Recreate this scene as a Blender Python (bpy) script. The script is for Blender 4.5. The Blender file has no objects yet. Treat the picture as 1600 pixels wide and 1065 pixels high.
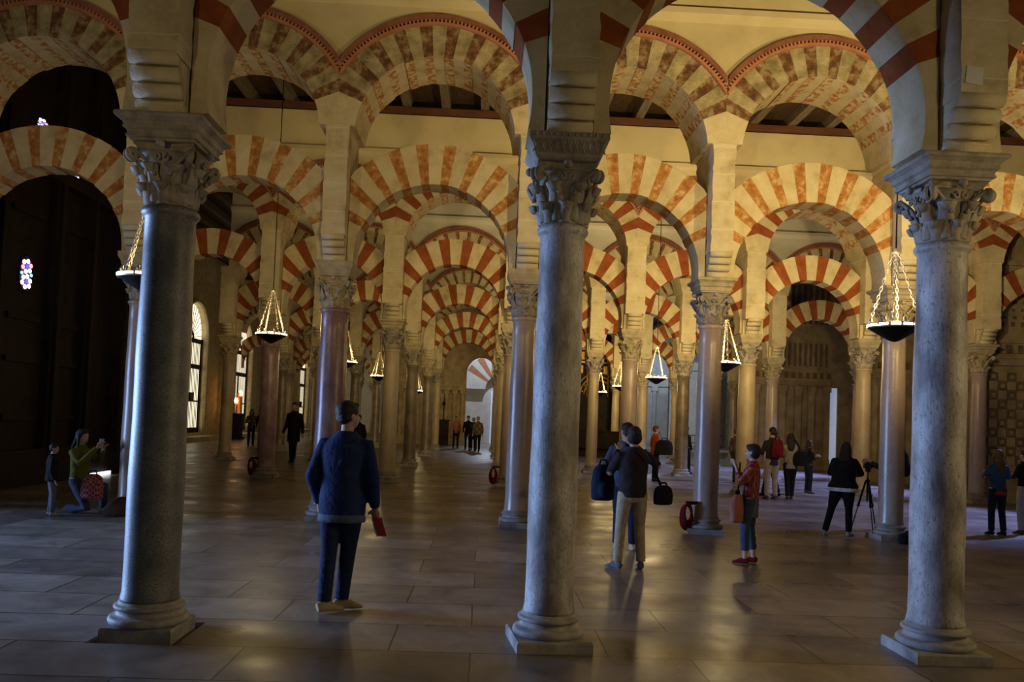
import bpy, bmesh, math, random
from mathutils import Vector, Matrix
random.seed(7)
PI=math.pi
sc=bpy.context.scene
COL=sc.collection
# ------------------------------------------------------------------ helpers
class MB:
    """collects polygons for one mesh"""
    def __init__(s): s.v=[]; s.f=[]; s.m=[]; s.sm=[]
    def add(s,vs,fs,m=0,smooth=False):
        o=len(s.v); s.v+= [tuple(v) for v in vs]
        for f in fs: s.f.append(tuple(i+o for i in f)); s.m.append(m); s.sm.append(smooth)
    def box(s,x0,x1,y0,y1,z0,z1,m=0):
        s.add([(x0,y0,z0),(x1,y0,z0),(x1,y1,z0),(x0,y1,z0),(x0,y0,z1),(x1,y0,z1),(x1,y1,z1),(x0,y1,z1)],
              [(0,3,2,1),(4,5,6,7),(0,1,5,4),(1,2,6,5),(2,3,7,6),(3,0,4,7)],m)
    def lathe(s,prof,n=32,c=(0,0),m=0,smooth=True,cap=True):
        vs=[];fs=[]
        for (r,z) in prof:
            for k in range(n):
                a=2*PI*k/n; vs.append((c[0]+r*math.cos(a),c[1]+r*math.sin(a),z))
        for j in range(len(prof)-1):
            for k in range(n):
                k2=(k+1)%n; fs.append((j*n+k,j*n+k2,(j+1)*n+k2,(j+1)*n+k))
        if cap: fs.append(tuple(range(n-1,-1,-1))); fs.append(tuple((len(prof)-1)*n+k for k in range(n)))
        s.add(vs,fs,m,smooth)
    def tube(s,pts,rad,n=8,m=0,smooth=True,flat=None):
        """closed tapered tube through pts; rad number/list of r or (ra,rb)"""
        pts=[Vector(p) for p in pts]; N=len(pts)
        if not isinstance(rad,(list,tuple)): rad=[rad]*N
        vs=[];fs=[];up=None
        for i,p in enumerate(pts):
            t=(pts[min(i+1,N-1)]-pts[max(i-1,0)]).normalized()
            if up is None:
                up=Vector((0,0,1)) if abs(t.z)<.9 else Vector((0,1,0))
                if flat is not None: up=Vector(flat)
            a=up-t*up.dot(t)
            if a.length<1e-5: a=t.orthogonal()
            a.normalize(); b=t.cross(a); up=a
            r=rad[i]; ra,rb=(r if isinstance(r,(tuple,list)) else (r,r))
            for k in range(n):
                q=2*PI*k/n; vs.append(p+a*(ra*math.cos(q))+b*(rb*math.sin(q)))
        for i in range(N-1):
            for k in range(n):
                k2=(k+1)%n; fs.append((i*n+k,i*n+k2,(i+1)*n+k2,(i+1)*n+k))
        fs.append(tuple(range(n-1,-1,-1))); fs.append(tuple((N-1)*n+k for k in range(n)))
        s.add(vs,fs,m,smooth)
    def ell(s,c,r,n=12,k=8,m=0,rot=None):
        vs=[];fs=[];c=Vector(c)
        for i in range(1,k):
            th=PI*i/k
            for j in range(n):
                a=2*PI*j/n; v=Vector((r[0]*math.sin(th)*math.cos(a),r[1]*math.sin(th)*math.sin(a),r[2]*math.cos(th)))
                if rot: v=rot@v
                vs.append(c+v)
        t=Vector((0,0,r[2])); 
        if rot: t=rot@t
        T=len(vs); vs+= [c+t,c-t]
        for i in range(k-2):
            for j in range(n):
                j2=(j+1)%n; fs.append((i*n+j,(i+1)*n+j,(i+1)*n+j2,i*n+j2))
        for j in range(n):
            j2=(j+1)%n; fs.append((T,j,j2)); fs.append((T+1,(k-2)*n+j2,(k-2)*n+j))
        s.add(vs,fs,m,True)
    def rings(s,rs,n=20,m=0):
        """stack of horizontal ellipses (x,y,z,rx,ry)"""
        vs=[];fs=[]
        for (x,y,z,rx,ry) in rs:
            for k in range(n):
                a=2*PI*k/n; vs.append((x+rx*math.cos(a),y+ry*math.sin(a),z))
        for j in range(len(rs)-1):
            for k in range(n):
                k2=(k+1)%n; fs.append((j*n+k,j*n+k2,(j+1)*n+k2,(j+1)*n+k))
        fs.append(tuple(range(n-1,-1,-1))); fs.append(tuple((len(rs)-1)*n+k for k in range(n)))
        s.add(vs,fs,m,True)
    def mesh(s,name,mats):
        me=bpy.data.meshes.new(name); me.from_pydata(s.v,[],s.f)
        for mt in (mats if isinstance(mats,(list,tuple)) else [mats]): me.materials.append(mt)
        me.polygons.foreach_set('material_index',s.m); me.polygons.foreach_set('use_smooth',s.sm)
        bm=bmesh.new(); bm.from_mesh(me); bmesh.ops.recalc_face_normals(bm,faces=bm.faces); bm.to_mesh(me); bm.free()
        me.update(); return me
def obj(name,me,loc=(0,0,0),rz=0,parent=None):
    o=bpy.data.objects.new(name,me); COL.objects.link(o); o.location=loc; o.rotation_euler=(0,0,rz)
    if parent: o.parent=parent
    return o
def tag(o,label,cat,group=None):
    o['label']=label; o['category']=cat
    if group: o['group']=group
    return o
def thing(name,label,cat,loc=(0,0,0),rz=0,group=None):
    return tag(obj(name,None,loc,rz),label,cat,group)
def struct(name,me,loc=(0,0,0),rz=0):
    o=obj(name,me,loc,rz); o['kind']='structure'; return o
# ------------------------------------------------------------------ materials
def mat(name): 
    m=bpy.data.materials.new(name); m.use_nodes=True
    nt=m.node_tree; return m,nt,nt.nodes['Principled BSDF']
def N(nt,t,**kw):
    n=nt.nodes.new(t)
    for k,v in kw.items():
        if k in n.inputs: n.inputs[k].default_value=v
        else: setattr(n,k,v)
    return n
def ramp(nt,stops):
    r=nt.nodes.new('ShaderNodeValToRGB'); e=r.color_ramp.elements
    while len(e)<len(stops): e.new(.5)
    for i,(p,c) in enumerate(stops): e[i].position=p; e[i].color=(c[0],c[1],c[2],1)
    return r
def stone(name,stops,scale=4,detail=8,rough=.75,bump=.3,bscale=30,spec=.3,speck=None,joints=None,stretch=(1,1,1),rnd=True,dist=.01):
    m,nt,b=mat(name); L=nt.links.new
    tc=N(nt,'ShaderNodeTexCoord'); mp=N(nt,'ShaderNodeMapping'); mp.inputs['Scale'].default_value=stretch
    L(tc.outputs['Object'],mp.inputs['Vector'])
    src=mp.outputs[0]
    if rnd:
        oi=N(nt,'ShaderNodeObjectInfo'); va=N(nt,'ShaderNodeVectorMath',operation='ADD'); vm=N(nt,'ShaderNodeVectorMath',operation='SCALE'); vm.inputs[0].default_value=(37,19,53)
        L(oi.outputs['Random'],vm.inputs['Scale']); L(mp.outputs[0],va.inputs[0]); L(vm.outputs[0],va.inputs[1]); src=va.outputs[0]
    n=N(nt,'ShaderNodeTexNoise',Scale=scale,Detail=detail,Roughness=.62); L(src,n.inputs['Vector'])
    r=ramp(nt,stops); L(n.outputs['Fac'],r.inputs['Fac']); col=r.outputs['Color']
    if speck:
        n2=N(nt,'ShaderNodeTexNoise',Scale=speck[0],Detail=2,Roughness=.7); L(src,n2.inputs['Vector'])
        r2=ramp(nt,[(speck[1],(0,0,0)),(speck[2],(1,1,1))]); L(n2.outputs['Fac'],r2.inputs['Fac'])
        mx=N(nt,'ShaderNodeMix',data_type='RGBA'); L(r2.outputs['Color'],mx.inputs[0]); L(col,mx.inputs[6]); mx.inputs[7].default_value=(*speck[3],1); col=mx.outputs[2]
    h=None
    if joints:
        sx=N(nt,'ShaderNodeSeparateXYZ'); L(tc.outputs['Object'],sx.inputs[0])
        nn=N(nt,'ShaderNodeTexNoise',Scale=9,Detail=2); L(src,nn.inputs['Vector'])
        ad=N(nt,'ShaderNodeMath',operation='MULTIPLY_ADD'); L(nn.outputs['Fac'],ad.inputs[0]); ad.inputs[1].default_value=.03; L(sx.outputs['Z'],ad.inputs[2])
        dv=N(nt,'ShaderNodeMath',operation='DIVIDE'); L(ad.outputs[0],dv.inputs[0]); dv.inputs[1].default_value=joints
        fr=N(nt,'ShaderNodeMath',operation='FRACT'); L(dv.outputs[0],fr.inputs[0])
        rj=ramp(nt,[(0,(1,1,1)),(.018,(0,0,0)),(.982,(0,0,0)),(1,(1,1,1))]); L(fr.outputs[0],rj.inputs['Fac'])
        mx=N(nt,'ShaderNodeMix',data_type='RGBA'); L(rj.outputs['Color'],mx.inputs[0]); L(col,mx.inputs[6]); mx.inputs[7].default_value=(.74,.66,.48,1); col=mx.outputs[2]
    L(col,b.inputs['Base Color'])
    b.inputs['Roughness'].default_value=rough; b.inputs['Specular IOR Level'].default_value=spec
    nb=N(nt,'ShaderNodeTexNoise',Scale=bscale,Detail=6,Roughness=.65); L(src,nb.inputs['Vector'])
    bp=N(nt,'ShaderNodeBump',Strength=bump,Distance=dist); L(nb.outputs['Fac'],bp.inputs['Height']); L(bp.outputs[0],b.inputs['Normal'])
    return m
CREAM=(.62,.50,.30)
M={}
M['cream']=stone('cream_limestone',[(.28,(.40,.31,.17)),(.48,(.60,.49,.29)),(.7,(.70,.60,.40))],3.5,10,.85,.6,22,.2,dist=.02)
M['pier']=stone('pier_limestone',[(.25,(.38,.29,.16)),(.45,(.60,.50,.31)),(.72,(.70,.61,.42))],3,10,.85,.55,16,.2,joints=.42,dist=.025)
M['plaster']=stone('cream_plaster',[(.3,(.52,.42,.24)),(.5,(.62,.52,.31)),(.7,(.66,.56,.35))],1.1,6,.9,.15,9,.15)
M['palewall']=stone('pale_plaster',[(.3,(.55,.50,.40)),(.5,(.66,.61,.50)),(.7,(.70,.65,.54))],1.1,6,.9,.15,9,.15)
M['brick']=stone('worn_brick',[(.36,(.32,.13,.04)),(.52,(.50,.23,.07)),(.64,(.62,.45,.22))],9,12,.9,.7,35,.15,dist=.02)
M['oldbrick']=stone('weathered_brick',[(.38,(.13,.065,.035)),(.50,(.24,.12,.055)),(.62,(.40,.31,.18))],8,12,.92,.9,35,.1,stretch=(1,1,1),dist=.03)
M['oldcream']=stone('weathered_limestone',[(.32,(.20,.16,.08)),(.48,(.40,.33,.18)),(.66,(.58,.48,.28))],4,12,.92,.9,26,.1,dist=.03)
M['faded_lit']=stone('faded_lit_brick_paint',[(.40,(.40,.17,.06)),(.49,(.52,.30,.13)),(.55,(.64,.53,.32))],11,12,.9,.5,30,.15)
M['joist']=stone('joist_timber',[(.3,(.10,.075,.05)),(.6,(.20,.16,.11))],3,6,.7,.3,20,.2,stretch=(8,1,8))
M['red']=stone('red_painted_voussoir',[(.3,(.22,.055,.018)),(.55,(.31,.085,.026)),(.8,(.38,.13,.045))],5,6,.85,.3,30,.15)
M['mould']=stone('red_brick_moulding',[(.3,(.20,.075,.045)),(.6,(.30,.12,.08))],6,5,.8,.3,40,.2)
M['mouldpale']=stone('rose_moulding',[(.3,(.38,.15,.08)),(.6,(.48,.21,.12))],6,5,.8,.3,40,.2)
M['bluegrey']=stone('grey_blue_marble',[(.36,(.20,.17,.15)),(.48,(.40,.36,.33)),(.62,(.64,.59,.55))],4.5,12,.45,.45,45,.45,speck=(70,.56,.70,(.2,.16,.14)),stretch=(1,1,.45))
M['darkgranite']=stone('dark_green_granite',[(.3,(.12,.12,.105)),(.5,(.19,.185,.165)),(.7,(.27,.25,.215))],5,8,.42,.2,60,.5,speck=(90,.52,.64,(.07,.07,.065)))
M['purple']=stone('purple_marble',[(.3,(.20,.10,.10)),(.5,(.32,.18,.17)),(.7,(.48,.32,.28))],5,9,.28,.15,45,.6,speck=(60,.60,.74,(.52,.42,.38)),stretch=(1,1,.5))
M['rose']=stone('rose_grey_marble',[(.3,(.34,.24,.20)),(.5,(.46,.34,.27)),(.72,(.56,.46,.38))],3,9,.28,.15,45,.6,speck=(70,.6,.74,(.25,.15,.13)),stretch=(1,1,.4))
M['tan']=stone('tan_marble',[(.3,(.36,.26,.15)),(.5,(.48,.37,.23)),(.7,(.56,.45,.30))],3,8,.4,.15,40,.5,stretch=(1,1,.5))
M['umber']=stone('dark_brown_marble',[(.3,(.12,.09,.06)),(.5,(.20,.15,.10)),(.7,(.28,.21,.14))],4,8,.35,.15,40,.5)
M['capital']=stone('carved_grey_stone',[(.3,(.20,.16,.12)),(.5,(.36,.31,.25)),(.7,(.48,.43,.36))],7,9,.8,.6,40,.3)
M['capcream']=stone('carved_cream_stone',[(.3,(.34,.26,.15)),(.5,(.46,.38,.24)),(.7,(.56,.47,.31))],7,9,.8,.5,40,.3)
M['base']=stone('worn_grey_base_stone',[(.3,(.20,.18,.16)),(.5,(.34,.31,.28)),(.7,(.46,.42,.38))],6,9,.6,.4,30,.4)
M['wood']=stone('dark_timber',[(.3,(.035,.022,.014)),(.6,(.08,.045,.025))],3,6,.7,.3,20,.2,stretch=(8,1,8))
M['beam']=stone('red_brown_timber',[(.3,(.09,.035,.018)),(.6,(.15,.06,.03))],3,6,.7,.3,20,.2,stretch=(1,8,8))
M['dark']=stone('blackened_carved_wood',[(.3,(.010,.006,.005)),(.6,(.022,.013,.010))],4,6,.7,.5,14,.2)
M['gold']=stone('gilded_wood',[(.3,(.25,.13,.03)),(.6,(.50,.30,.07))],8,6,.45,.6,30,.5)
M['gold'].node_tree.nodes['Principled BSDF'].inputs['Metallic'].default_value=.5
M['reliefwall']=stone('carved_sandstone',[(.3,(.22,.16,.09)),(.5,(.33,.25,.15)),(.7,(.41,.33,.21))],2.5,9,.85,.8,24,.2,dist=.02)
M['reliefdark']=stone('recessed_sandstone',[(.3,(.10,.07,.045)),(.6,(.18,.13,.085))],6,8,.9,.8,24,.2)
M['palestone']=stone('pale_blue_white_stone',[(.3,(.55,.55,.54)),(.7,(.72,.72,.71))],2,7,.7,.3,20,.3)
def plain(name,c,rough=.6,metal=0,spec=.4,emit=None,es=0,bump=None):
    m,nt,b=mat(name); 
    n=N(nt,'ShaderNodeTexNoise',Scale=14,Detail=5); tc=N(nt,'ShaderNodeTexCoord'); nt.links.new(tc.outputs['Object'],n.inputs['Vector'])
    r=ramp(nt,[(.3,tuple(x*.78 for x in c)),(.7,tuple(min(1,x*1.15) for x in c))]); nt.links.new(n.outputs['Fac'],r.inputs['Fac']); nt.links.new(r.outputs['Color'],b.inputs['Base Color'])
    b.inputs['Roughness'].default_value=rough; b.inputs['Metallic'].default_value=metal; b.inputs['Specular IOR Level'].default_value=spec
    if emit: b.inputs['Emission Color'].default_value=(*emit,1); b.inputs['Emission Strength'].default_value=es
    if bump:
        nb=N(nt,'ShaderNodeTexNoise',Scale=bump[0],Detail=3); nt.links.new(tc.outputs['Object'],nb.inputs['Vector'])
        bp=N(nt,'ShaderNodeBump',Strength=bump[1],Distance=.02); nt.links.new(nb.outputs['Fac'],bp.inputs['Height']); nt.links.new(bp.outputs[0],b.inputs['Normal'])
    return m
M['iron']=plain('black_iron',(.02,.018,.016),.5,.6)
M['brass']=plain('lit_brass',(.75,.55,.30),.35,.9)
M['cupglow']=plain('glowing_glass',(1,.85,.6),.3,0,.5,(1,.84,.60),7)
M['chain']=plain('gilt_chain',(.80,.72,.58),.35,.6,.5)
M['day']=plain('daylight_pane',(.9,.9,.85),.5,0,.3,(1,.86,.60),1.5)
M['blueday']=plain('blue_daylight_pane',(.8,.85,1),.5,0,.3,(.50,.62,1),.33)
M['whiteday']=plain('white_daylight_pane',(.9,.95,1),.5,0,.3,(.85,.92,1),2.2)
M['petal']=plain('pale_stained_glass',(.9,.8,.95),.4,0,.3,(.95,.85,1),3.2)
M['petalblue']=plain('blue_stained_glass',(.05,.05,.9),.4,0,.3,(.10,.08,1),2.2)
M['petalred']=plain('red_stained_glass',(.9,.2,.4),.4,0,.3,(1,.3,.5),2.0)
M['petalcyan']=plain('cyan_stained_glass',(.2,.7,.9),.4,0,.3,(.25,.65,1),2.2)
M['flame']=plain('candle_glow',(1,.6,.2),.5,0,.3,(1,.45,.12),9)
M['saint']=plain('red_lit_figure',(.7,.12,.03),.6,0,.3,(1,.2,.04),.5)
def cloth(name,c,rough=.85): return plain(name,c,rough,0,.15,bump=(22,.5))
# floor
def floor_mat():
    m,nt,b=mat('worn_marble_paving'); L=nt.links.new
    tc=N(nt,'ShaderNodeTexCoord'); 
    nz=N(nt,'ShaderNodeTexNoise',Scale=.5,Detail=3); L(tc.outputs['Object'],nz.inputs['Vector'])
    va=N(nt,'ShaderNodeVectorMath',operation='MULTIPLY_ADD'); va.inputs[1].default_value=(.06,.06,0); L(nz.outputs['Color'],va.inputs[0]); L(tc.outputs['Object'],va.inputs[2])
    br=nt.nodes.new('ShaderNodeTexBrick'); br.offset=.37; br.squash=1.0; L(va.outputs[0],br.inputs['Vector'])
    br.inputs['Scale'].default_value=1; br.inputs['Brick Width'].default_value=1.55; br.inputs['Row Height'].default_value=.74; br.inputs['Mortar Size'].default_value=.008; br.inputs['Mortar Smooth'].default_value=.2; br.inputs['Bias'].default_value=0
    br.inputs['Color1'].default_value=(.165,.142,.12,1); br.inputs['Color2'].default_value=(.34,.30,.255,1); br.inputs['Mortar'].default_value=(.035,.028,.024,1)
    n=N(nt,'ShaderNodeTexNoise',Scale=2.2,Detail=9,Roughness=.62,Distortion=.8); L(tc.outputs['Object'],n.inputs['Vector'])
    r=ramp(nt,[(.3,(.55,.52,.50)),(.5,(.9,.88,.86)),(.7,(1.25,1.2,1.15))]); L(n.outputs['Fac'],r.inputs['Fac'])
    mx=N(nt,'ShaderNodeMix',data_type='RGBA',blend_type='MULTIPLY'); mx.inputs[0].default_value=1; L(br.outputs['Color'],mx.inputs[6]); L(r.outputs['Color'],mx.inputs[7]); L(mx.outputs[2],b.inputs['Base Color'])
    n2=N(nt,'ShaderNodeTexNoise',Scale=1.3,Detail=6); L(tc.outputs['Object'],n2.inputs['Vector'])
    r2=ramp(nt,[(.3,(.24,)*3),(.7,(.46,)*3)]); L(n2.outputs['Fac'],r2.inputs['Fac']); L(r2.outputs['Color'],b.inputs['Roughness'])
    b.inputs['Specular IOR Level'].default_value=.5
    nb=N(nt,'ShaderNodeTexNoise',Scale=3,Detail=4); L(tc.outputs['Object'],nb.inputs['Vector'])
    ad=N(nt,'ShaderNodeMath',operation='MULTIPLY_ADD'); L(br.outputs['Fac'],ad.inputs[0]); ad.inputs[1].default_value=-.6; L(nb.outputs['Fac'],ad.inputs[2])
    bp=N(nt,'ShaderNodeBump',Strength=.35,Distance=.012); L(ad.outputs[0],bp.inputs['Height']); L(bp.outputs[0],b.inputs['Normal'])
    return m
M['floor']=floor_mat()
# ------------------------------------------------------------------ layout
S=2.907                                   # column spacing along an arcade
RY=[6.19,12.80,20.25,26.65,33.6,40.4,47.3,54.1,61.0]
RX=[.539,.572,.628,.592,.615,.60,.60,.60,.60]
RI=[(-2,2),(-3,4),(-3,4),(-3,4),(-3,3),(-3,4),(-4,-3),(-4,-3),(-4,-3)]
ORD=['nearest','second','third','fourth','fifth','sixth','seventh','eighth','farthest']
def side(i):
    k=-i if i<0 else i+1
    w={1:'first',2:'second',3:'third',4:'fourth',5:'fifth'}[k]
    return f"{w} {'left' if i<0 else 'right'} of the aisle"
def bay(i):
    if i==-1: return 'over the aisle'
    k=-1-i if i<-1 else i+1
    w={1:'first',2:'second',3:'third',4:'fourth',5:'fifth'}[k]
    return f"{w} {'left' if i<-1 else 'right'} of the aisle"
# ------------------------------------------------------------------ column parts
def base_mesh(name,rs,plinth=.27,rz=0):
    mb=MB(); c,s=math.cos(rz),math.sin(rz)
    p=[(-plinth,-plinth),(plinth,-plinth),(plinth,plinth),(-plinth,plinth)]; p=[(x*c-y*s,x*s+y*c) for x,y in p]
    q=[(x*.97,y*.97) for x,y in p]
    mb.add([(*a,-.06) for a in p]+[(*a,.065) for a in p]+[(*a,.08) for a in q],[(3,2,1,0),(0,1,5,4),(1,2,6,5),(2,3,7,6),(3,0,4,7),(4,5,9,8),(5,6,10,9),(6,7,11,10),(7,4,8,11),(8,9,10,11)])
    R=rs+.075
    prof=[(rs+.02,.078),(R-.01,.079)]
    for k in range(9):
        a=-PI/2+PI*k/8; prof.append((R-.02+.028*math.cos(a),.108+.03*math.sin(a)))
    prof+=[(rs+.035,.142),(rs+.024,.155),(rs+.022,.17),(rs+.03,.182)]
    for k in range(7):
        a=-PI/2+PI*k/6; prof.append((rs+.03+.018*math.cos(a),.20+.018*math.sin(a)))
    prof+=[(rs+.016,.222),(rs+.016,.238),(rs-.005,.245)]
    mb.lathe(prof,40,smooth=True)
    return mb.mesh(name,M['base'])
def shaft_mesh(name,r,z1,mt,n=40):
    mb=MB(); z0=.24; prof=[(r*1.05,z0),(r*1.05,z0+.02),(r*1.0,z0+.06)]
    H=z1-z0
    for k in range(1,13):
        t=k/13; prof.append((r*(1-.02*t-.07*t*t)+.003*math.sin(k*5),z0+.06+(H-.15)*t))
    rt=r*.91
    prof+=[(rt,z1-.08),(rt+.012,z1-.066),(rt+.024,z1-.05),(rt+.028,z1-.032),(rt+.022,z1-.015),(rt+.006,z1)]
    mb.lathe(prof,n); return mb.mesh(name,mt)
def leaf(mb,ang,rb,z0,h,wd,out,seed=0,nu=8,nv=12):
    vs=[];fs=[]
    def P(u,v,th):
        if v<.72:
            t=v/.72; r=rb(z0+h*t)+.010+.012*t+out*.35*t*t; z=z0+h*t
        else:
            t=(v-.72)/.28; a=t*PI*1.05; rr=out*.36
            r=rb(z0+h)+.022+out*.35+rr*(math.sin(a)*1.0+.25*t); z=z0+h+rr*.7*(math.sin(a*.9))-t*t*rr*1.6
        lob=1+.13*math.sin(v*19)
        w=wd*(1-.25*v)*lob*(1 if v<.85 else math.cos((v-.85)/.15*PI*.36))
        aa=ang+u*w/.2
        r+= .010*(1-abs(u))-.016*u*u+.005*math.cos(u*14)+th
        return (r*math.cos(aa),r*math.sin(aa),z)
    for th in (0,-.010):
        for j in range(nv+1):
            for i in range(nu+1): vs.append(P(-1+2*i/nu,j/nv,th))
    K=(nu+1)*(nv+1)
    for j in range(nv):
        for i in range(nu):
            a=j*(nu+1)+i; fs.append((a,a+1,a+nu+2,a+nu+1)); fs.append((K+a,K+a+nu+1,K+a+nu+2,K+a+1))
    for j in range(nv):
        for i in (0,nu):
            a=j*(nu+1)+i; b=a+nu+1; fs.append((a,b,K+b,K+a))
    for i in range(nu):
        for j in (0,nv):
            a=j*(nu+1)+i; b=a+1; fs.append((a,b,K+b,K+a))
    mb.add(vs,fs,0,True)
def capital_mesh(name,r,z0,h,mt,style=0):
    mb=MB(); z1=z0+h-.055
    def rb(z):
        t=max(0,min(1,(z-z0)/(z1-z0))); return r*.93+.055*t**2.2
    mb.lathe([(rb(z0+(z1-z0)*k/10),z0+(z1-z0)*k/10) for k in range(11)],28)
    nl=8
    for k in range(nl):
        leaf(mb,2*PI*k/nl,rb,z0+.004,h*.30,.066,.078,k)
    for k in range(nl):
        leaf(mb,2*PI*(k+.5)/nl,rb,z0+.02,h*.56,.064,.088,k)
    # corner leaves, caulicoli and volutes
    for k in range(4):
        a0=PI/4+PI/2*k; d=Vector((math.cos(a0),math.sin(a0),0)); t=Vector((-d.y,d.x,0))
        for sgn in (-1,1):
            pts=[];rad=[]
            for q in range(26):
                u=q/25
                if u<.4:
                    v=u/.4; rr=r+.02+.105*v*v; z=z0+h*.45+(h*.40)*v; off=.10*(1-v)+.026
                else:
                    v=(u-.4)/.6; th=PI/2-v*2.2*PI; R=.040*(1-.72*v)
                    rr=r+.125+R*math.cos(th); z=z0+h*.85-.040+R*math.sin(th); off=.026
                pts.append(d*rr+t*(sgn*off)+Vector((0,0,z))); rad.append((.016,.024) if u>.4 else (.013,.013+.012*u))
            mb.tube(pts,rad,8)
        # small inner helices / rosette at the middle of each side
        b0=PI/2*k; e=Vector((math.cos(b0),math.sin(b0),0)); s=Vector((-e.y,e.x,0))
        for sgn in (-1,1):
            pts=[];rad=[]
            for q in range(16):
                v=q/15; th=PI*.5+sgn*v*PI*1.8; R=.026*(1-.6*v)
                pts.append(e*(r+.055)+s*(sgn*.034+R*math.cos(th))+Vector((0,0,z0+h*.74+R*math.sin(th)))); rad.append(.010)
            mb.tube(pts,rad,6)
        mb.ell(e*(r+.085)+Vector((0,0,z0+h-.03)),(.032,.032,.032),10,6)
    # concave abacus
    n=10; ring=[]
    for k in range(4):
        a0=-PI/4+PI/2*k; e=Vector((math.cos(a0+PI/4),math.sin(a0+PI/4),0)); s=Vector((-e.y,e.x,0))
        for q in range(n):
            u=-1+2*q/n; hw=.205; dist=hw-.045*(1-u*u)
            ring.append(e*dist+s*(u*hw*.98))
    def slab(za,zb,sa,sb):
        vs=[(p.x*sa,p.y*sa,za) for p in ring]+[(p.x*sb,p.y*sb,zb) for p in ring]; K=len(ring)
        mb.add(vs,[(i,(i+1)%K,K+(i+1)%K,K+i) for i in range(K)]+[tuple(range(K-1,-1,-1)),tuple(range(K,2*K))])
    slab(z1-.005,z1+.03,.93,1.0); slab(z1+.03,z0+h,1.04,1.08)
    return mb.mesh(name,mt)
def impost_mesh(name,z0,h,kind,mt):
    mb=MB()
    if kind==0: lv=[(.225,.235,0),(.232,.242,.10),(.25,.262,.11),(.25,.262,.20),(.24,.252,.21),(.246,.26,.36),(.266,.285,.44),(.266,.285,.50),(.258,.277,.51),(.268,.295,.66),(.292,.325,.76),(.305,.342,.80),(.308,.346,.90),(.302,.34,.97),(.292,.33,1)]
    elif kind==1: lv=[(.215,.25,0),(.235,.27,.1),(.262,.30,.55),(.29,.33,.78),(.285,.33,1)]
    else: lv=[(.22,.24,0),(.25,.27,.2),(.25,.27,.35),(.285,.31,.7),(.285,.32,1)]
    vs=[];fs=[]
    for (a,b,t) in lv:
        z=z0+h*t; vs+=[(-a,-b,z),(a,-b,z),(a,b,z),(-a,b,z)]
    for j in range(len(lv)-1):
        for k in range(4):
            k2=(k+1)%4; fs.append((j*4+k,j*4+k2,j*4+4+k2,j*4+4+k))
    fs+=[(3,2,1,0),tuple(len(lv)*4-4+k for k in range(4))]
    mb.add(vs,fs)
    if kind==1:      # carved lattice on the block
        for sy in (-1,1):
            for k in range(11):
                x=-.24+.048*k; yb=-.30*sy
                mb.tube([(x-.02,sy*.288,z0+h*.22),(x+.02,sy*.318,z0+h*.72)],.006,5)
                mb.tube([(x+.02,sy*.288,z0+h*.22),(x-.02,sy*.318,z0+h*.72)],.006,5)
                mb.ell((x,sy*.335,z0+h*.88),(.015,.012,.015),6,4)
    return mb.mesh(name,mt)
# ------------------------------------------------------------------ arches
def ring_mesh(name,zc,ri,ro,xl,y,pat,mats,a0,red=5.2,pitch=12.4,off=0,under=0):
    mb=MB(); rng=random.Random(name)
    nn=int((90-21.5)/pitch-off)
    bs=[]; cents=[90+pitch*(k+off) for k in range(-nn-(1 if off else 0),nn+1)]
    prev=a0
    for c in cents:
        bs.append((prev,c-red/2,0)); bs.append((c-red/2,c+red/2,1)); prev=c+red/2
    bs.append((prev,180-a0,0))
    for (a,b,m) in bs:
        n=max(2,int((b-a)/2.5))
        dr=rng.uniform(-.010,.010)*pat; dy=rng.uniform(-.006,.006)*pat + (.006 if m else 0)
        inner=[];outer=[]
        for k in range(n+1):
            t=math.radians(a+(b-a)*k/n); c,s=math.cos(t),math.sin(t)
            R=ro+dr*.5
            if abs(c)>1e-6: R=min(R,xl/abs(c))
            r1=ri+dr; R=max(R,r1+.01)
            inner.append((r1*c,zc+r1*s)); outer.append((R*c,zc+R*s))
        vs=[];K=n+1
        for (yy) in (-y+dy,y-dy):
            vs+=[(p[0],yy,p[1]) for p in inner]+[(p[0],yy,p[1]) for p in outer]
        fs=[]
        for k in range(n):
            fs+=[(k,k+1,K+k+1,K+k),(2*K+k,3*K+k,3*K+k+1,2*K+k+1),(K+k,K+k+1,3*K+k+1,3*K+k)]
        for k in (0,n): fs.append((k,K+k,3*K+k,2*K+k))
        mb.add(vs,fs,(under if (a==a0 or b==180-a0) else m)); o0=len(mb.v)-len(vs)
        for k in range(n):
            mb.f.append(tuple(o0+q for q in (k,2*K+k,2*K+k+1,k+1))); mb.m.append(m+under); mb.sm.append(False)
    return mb.mesh(name,mats)
UZ=5.81
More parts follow.
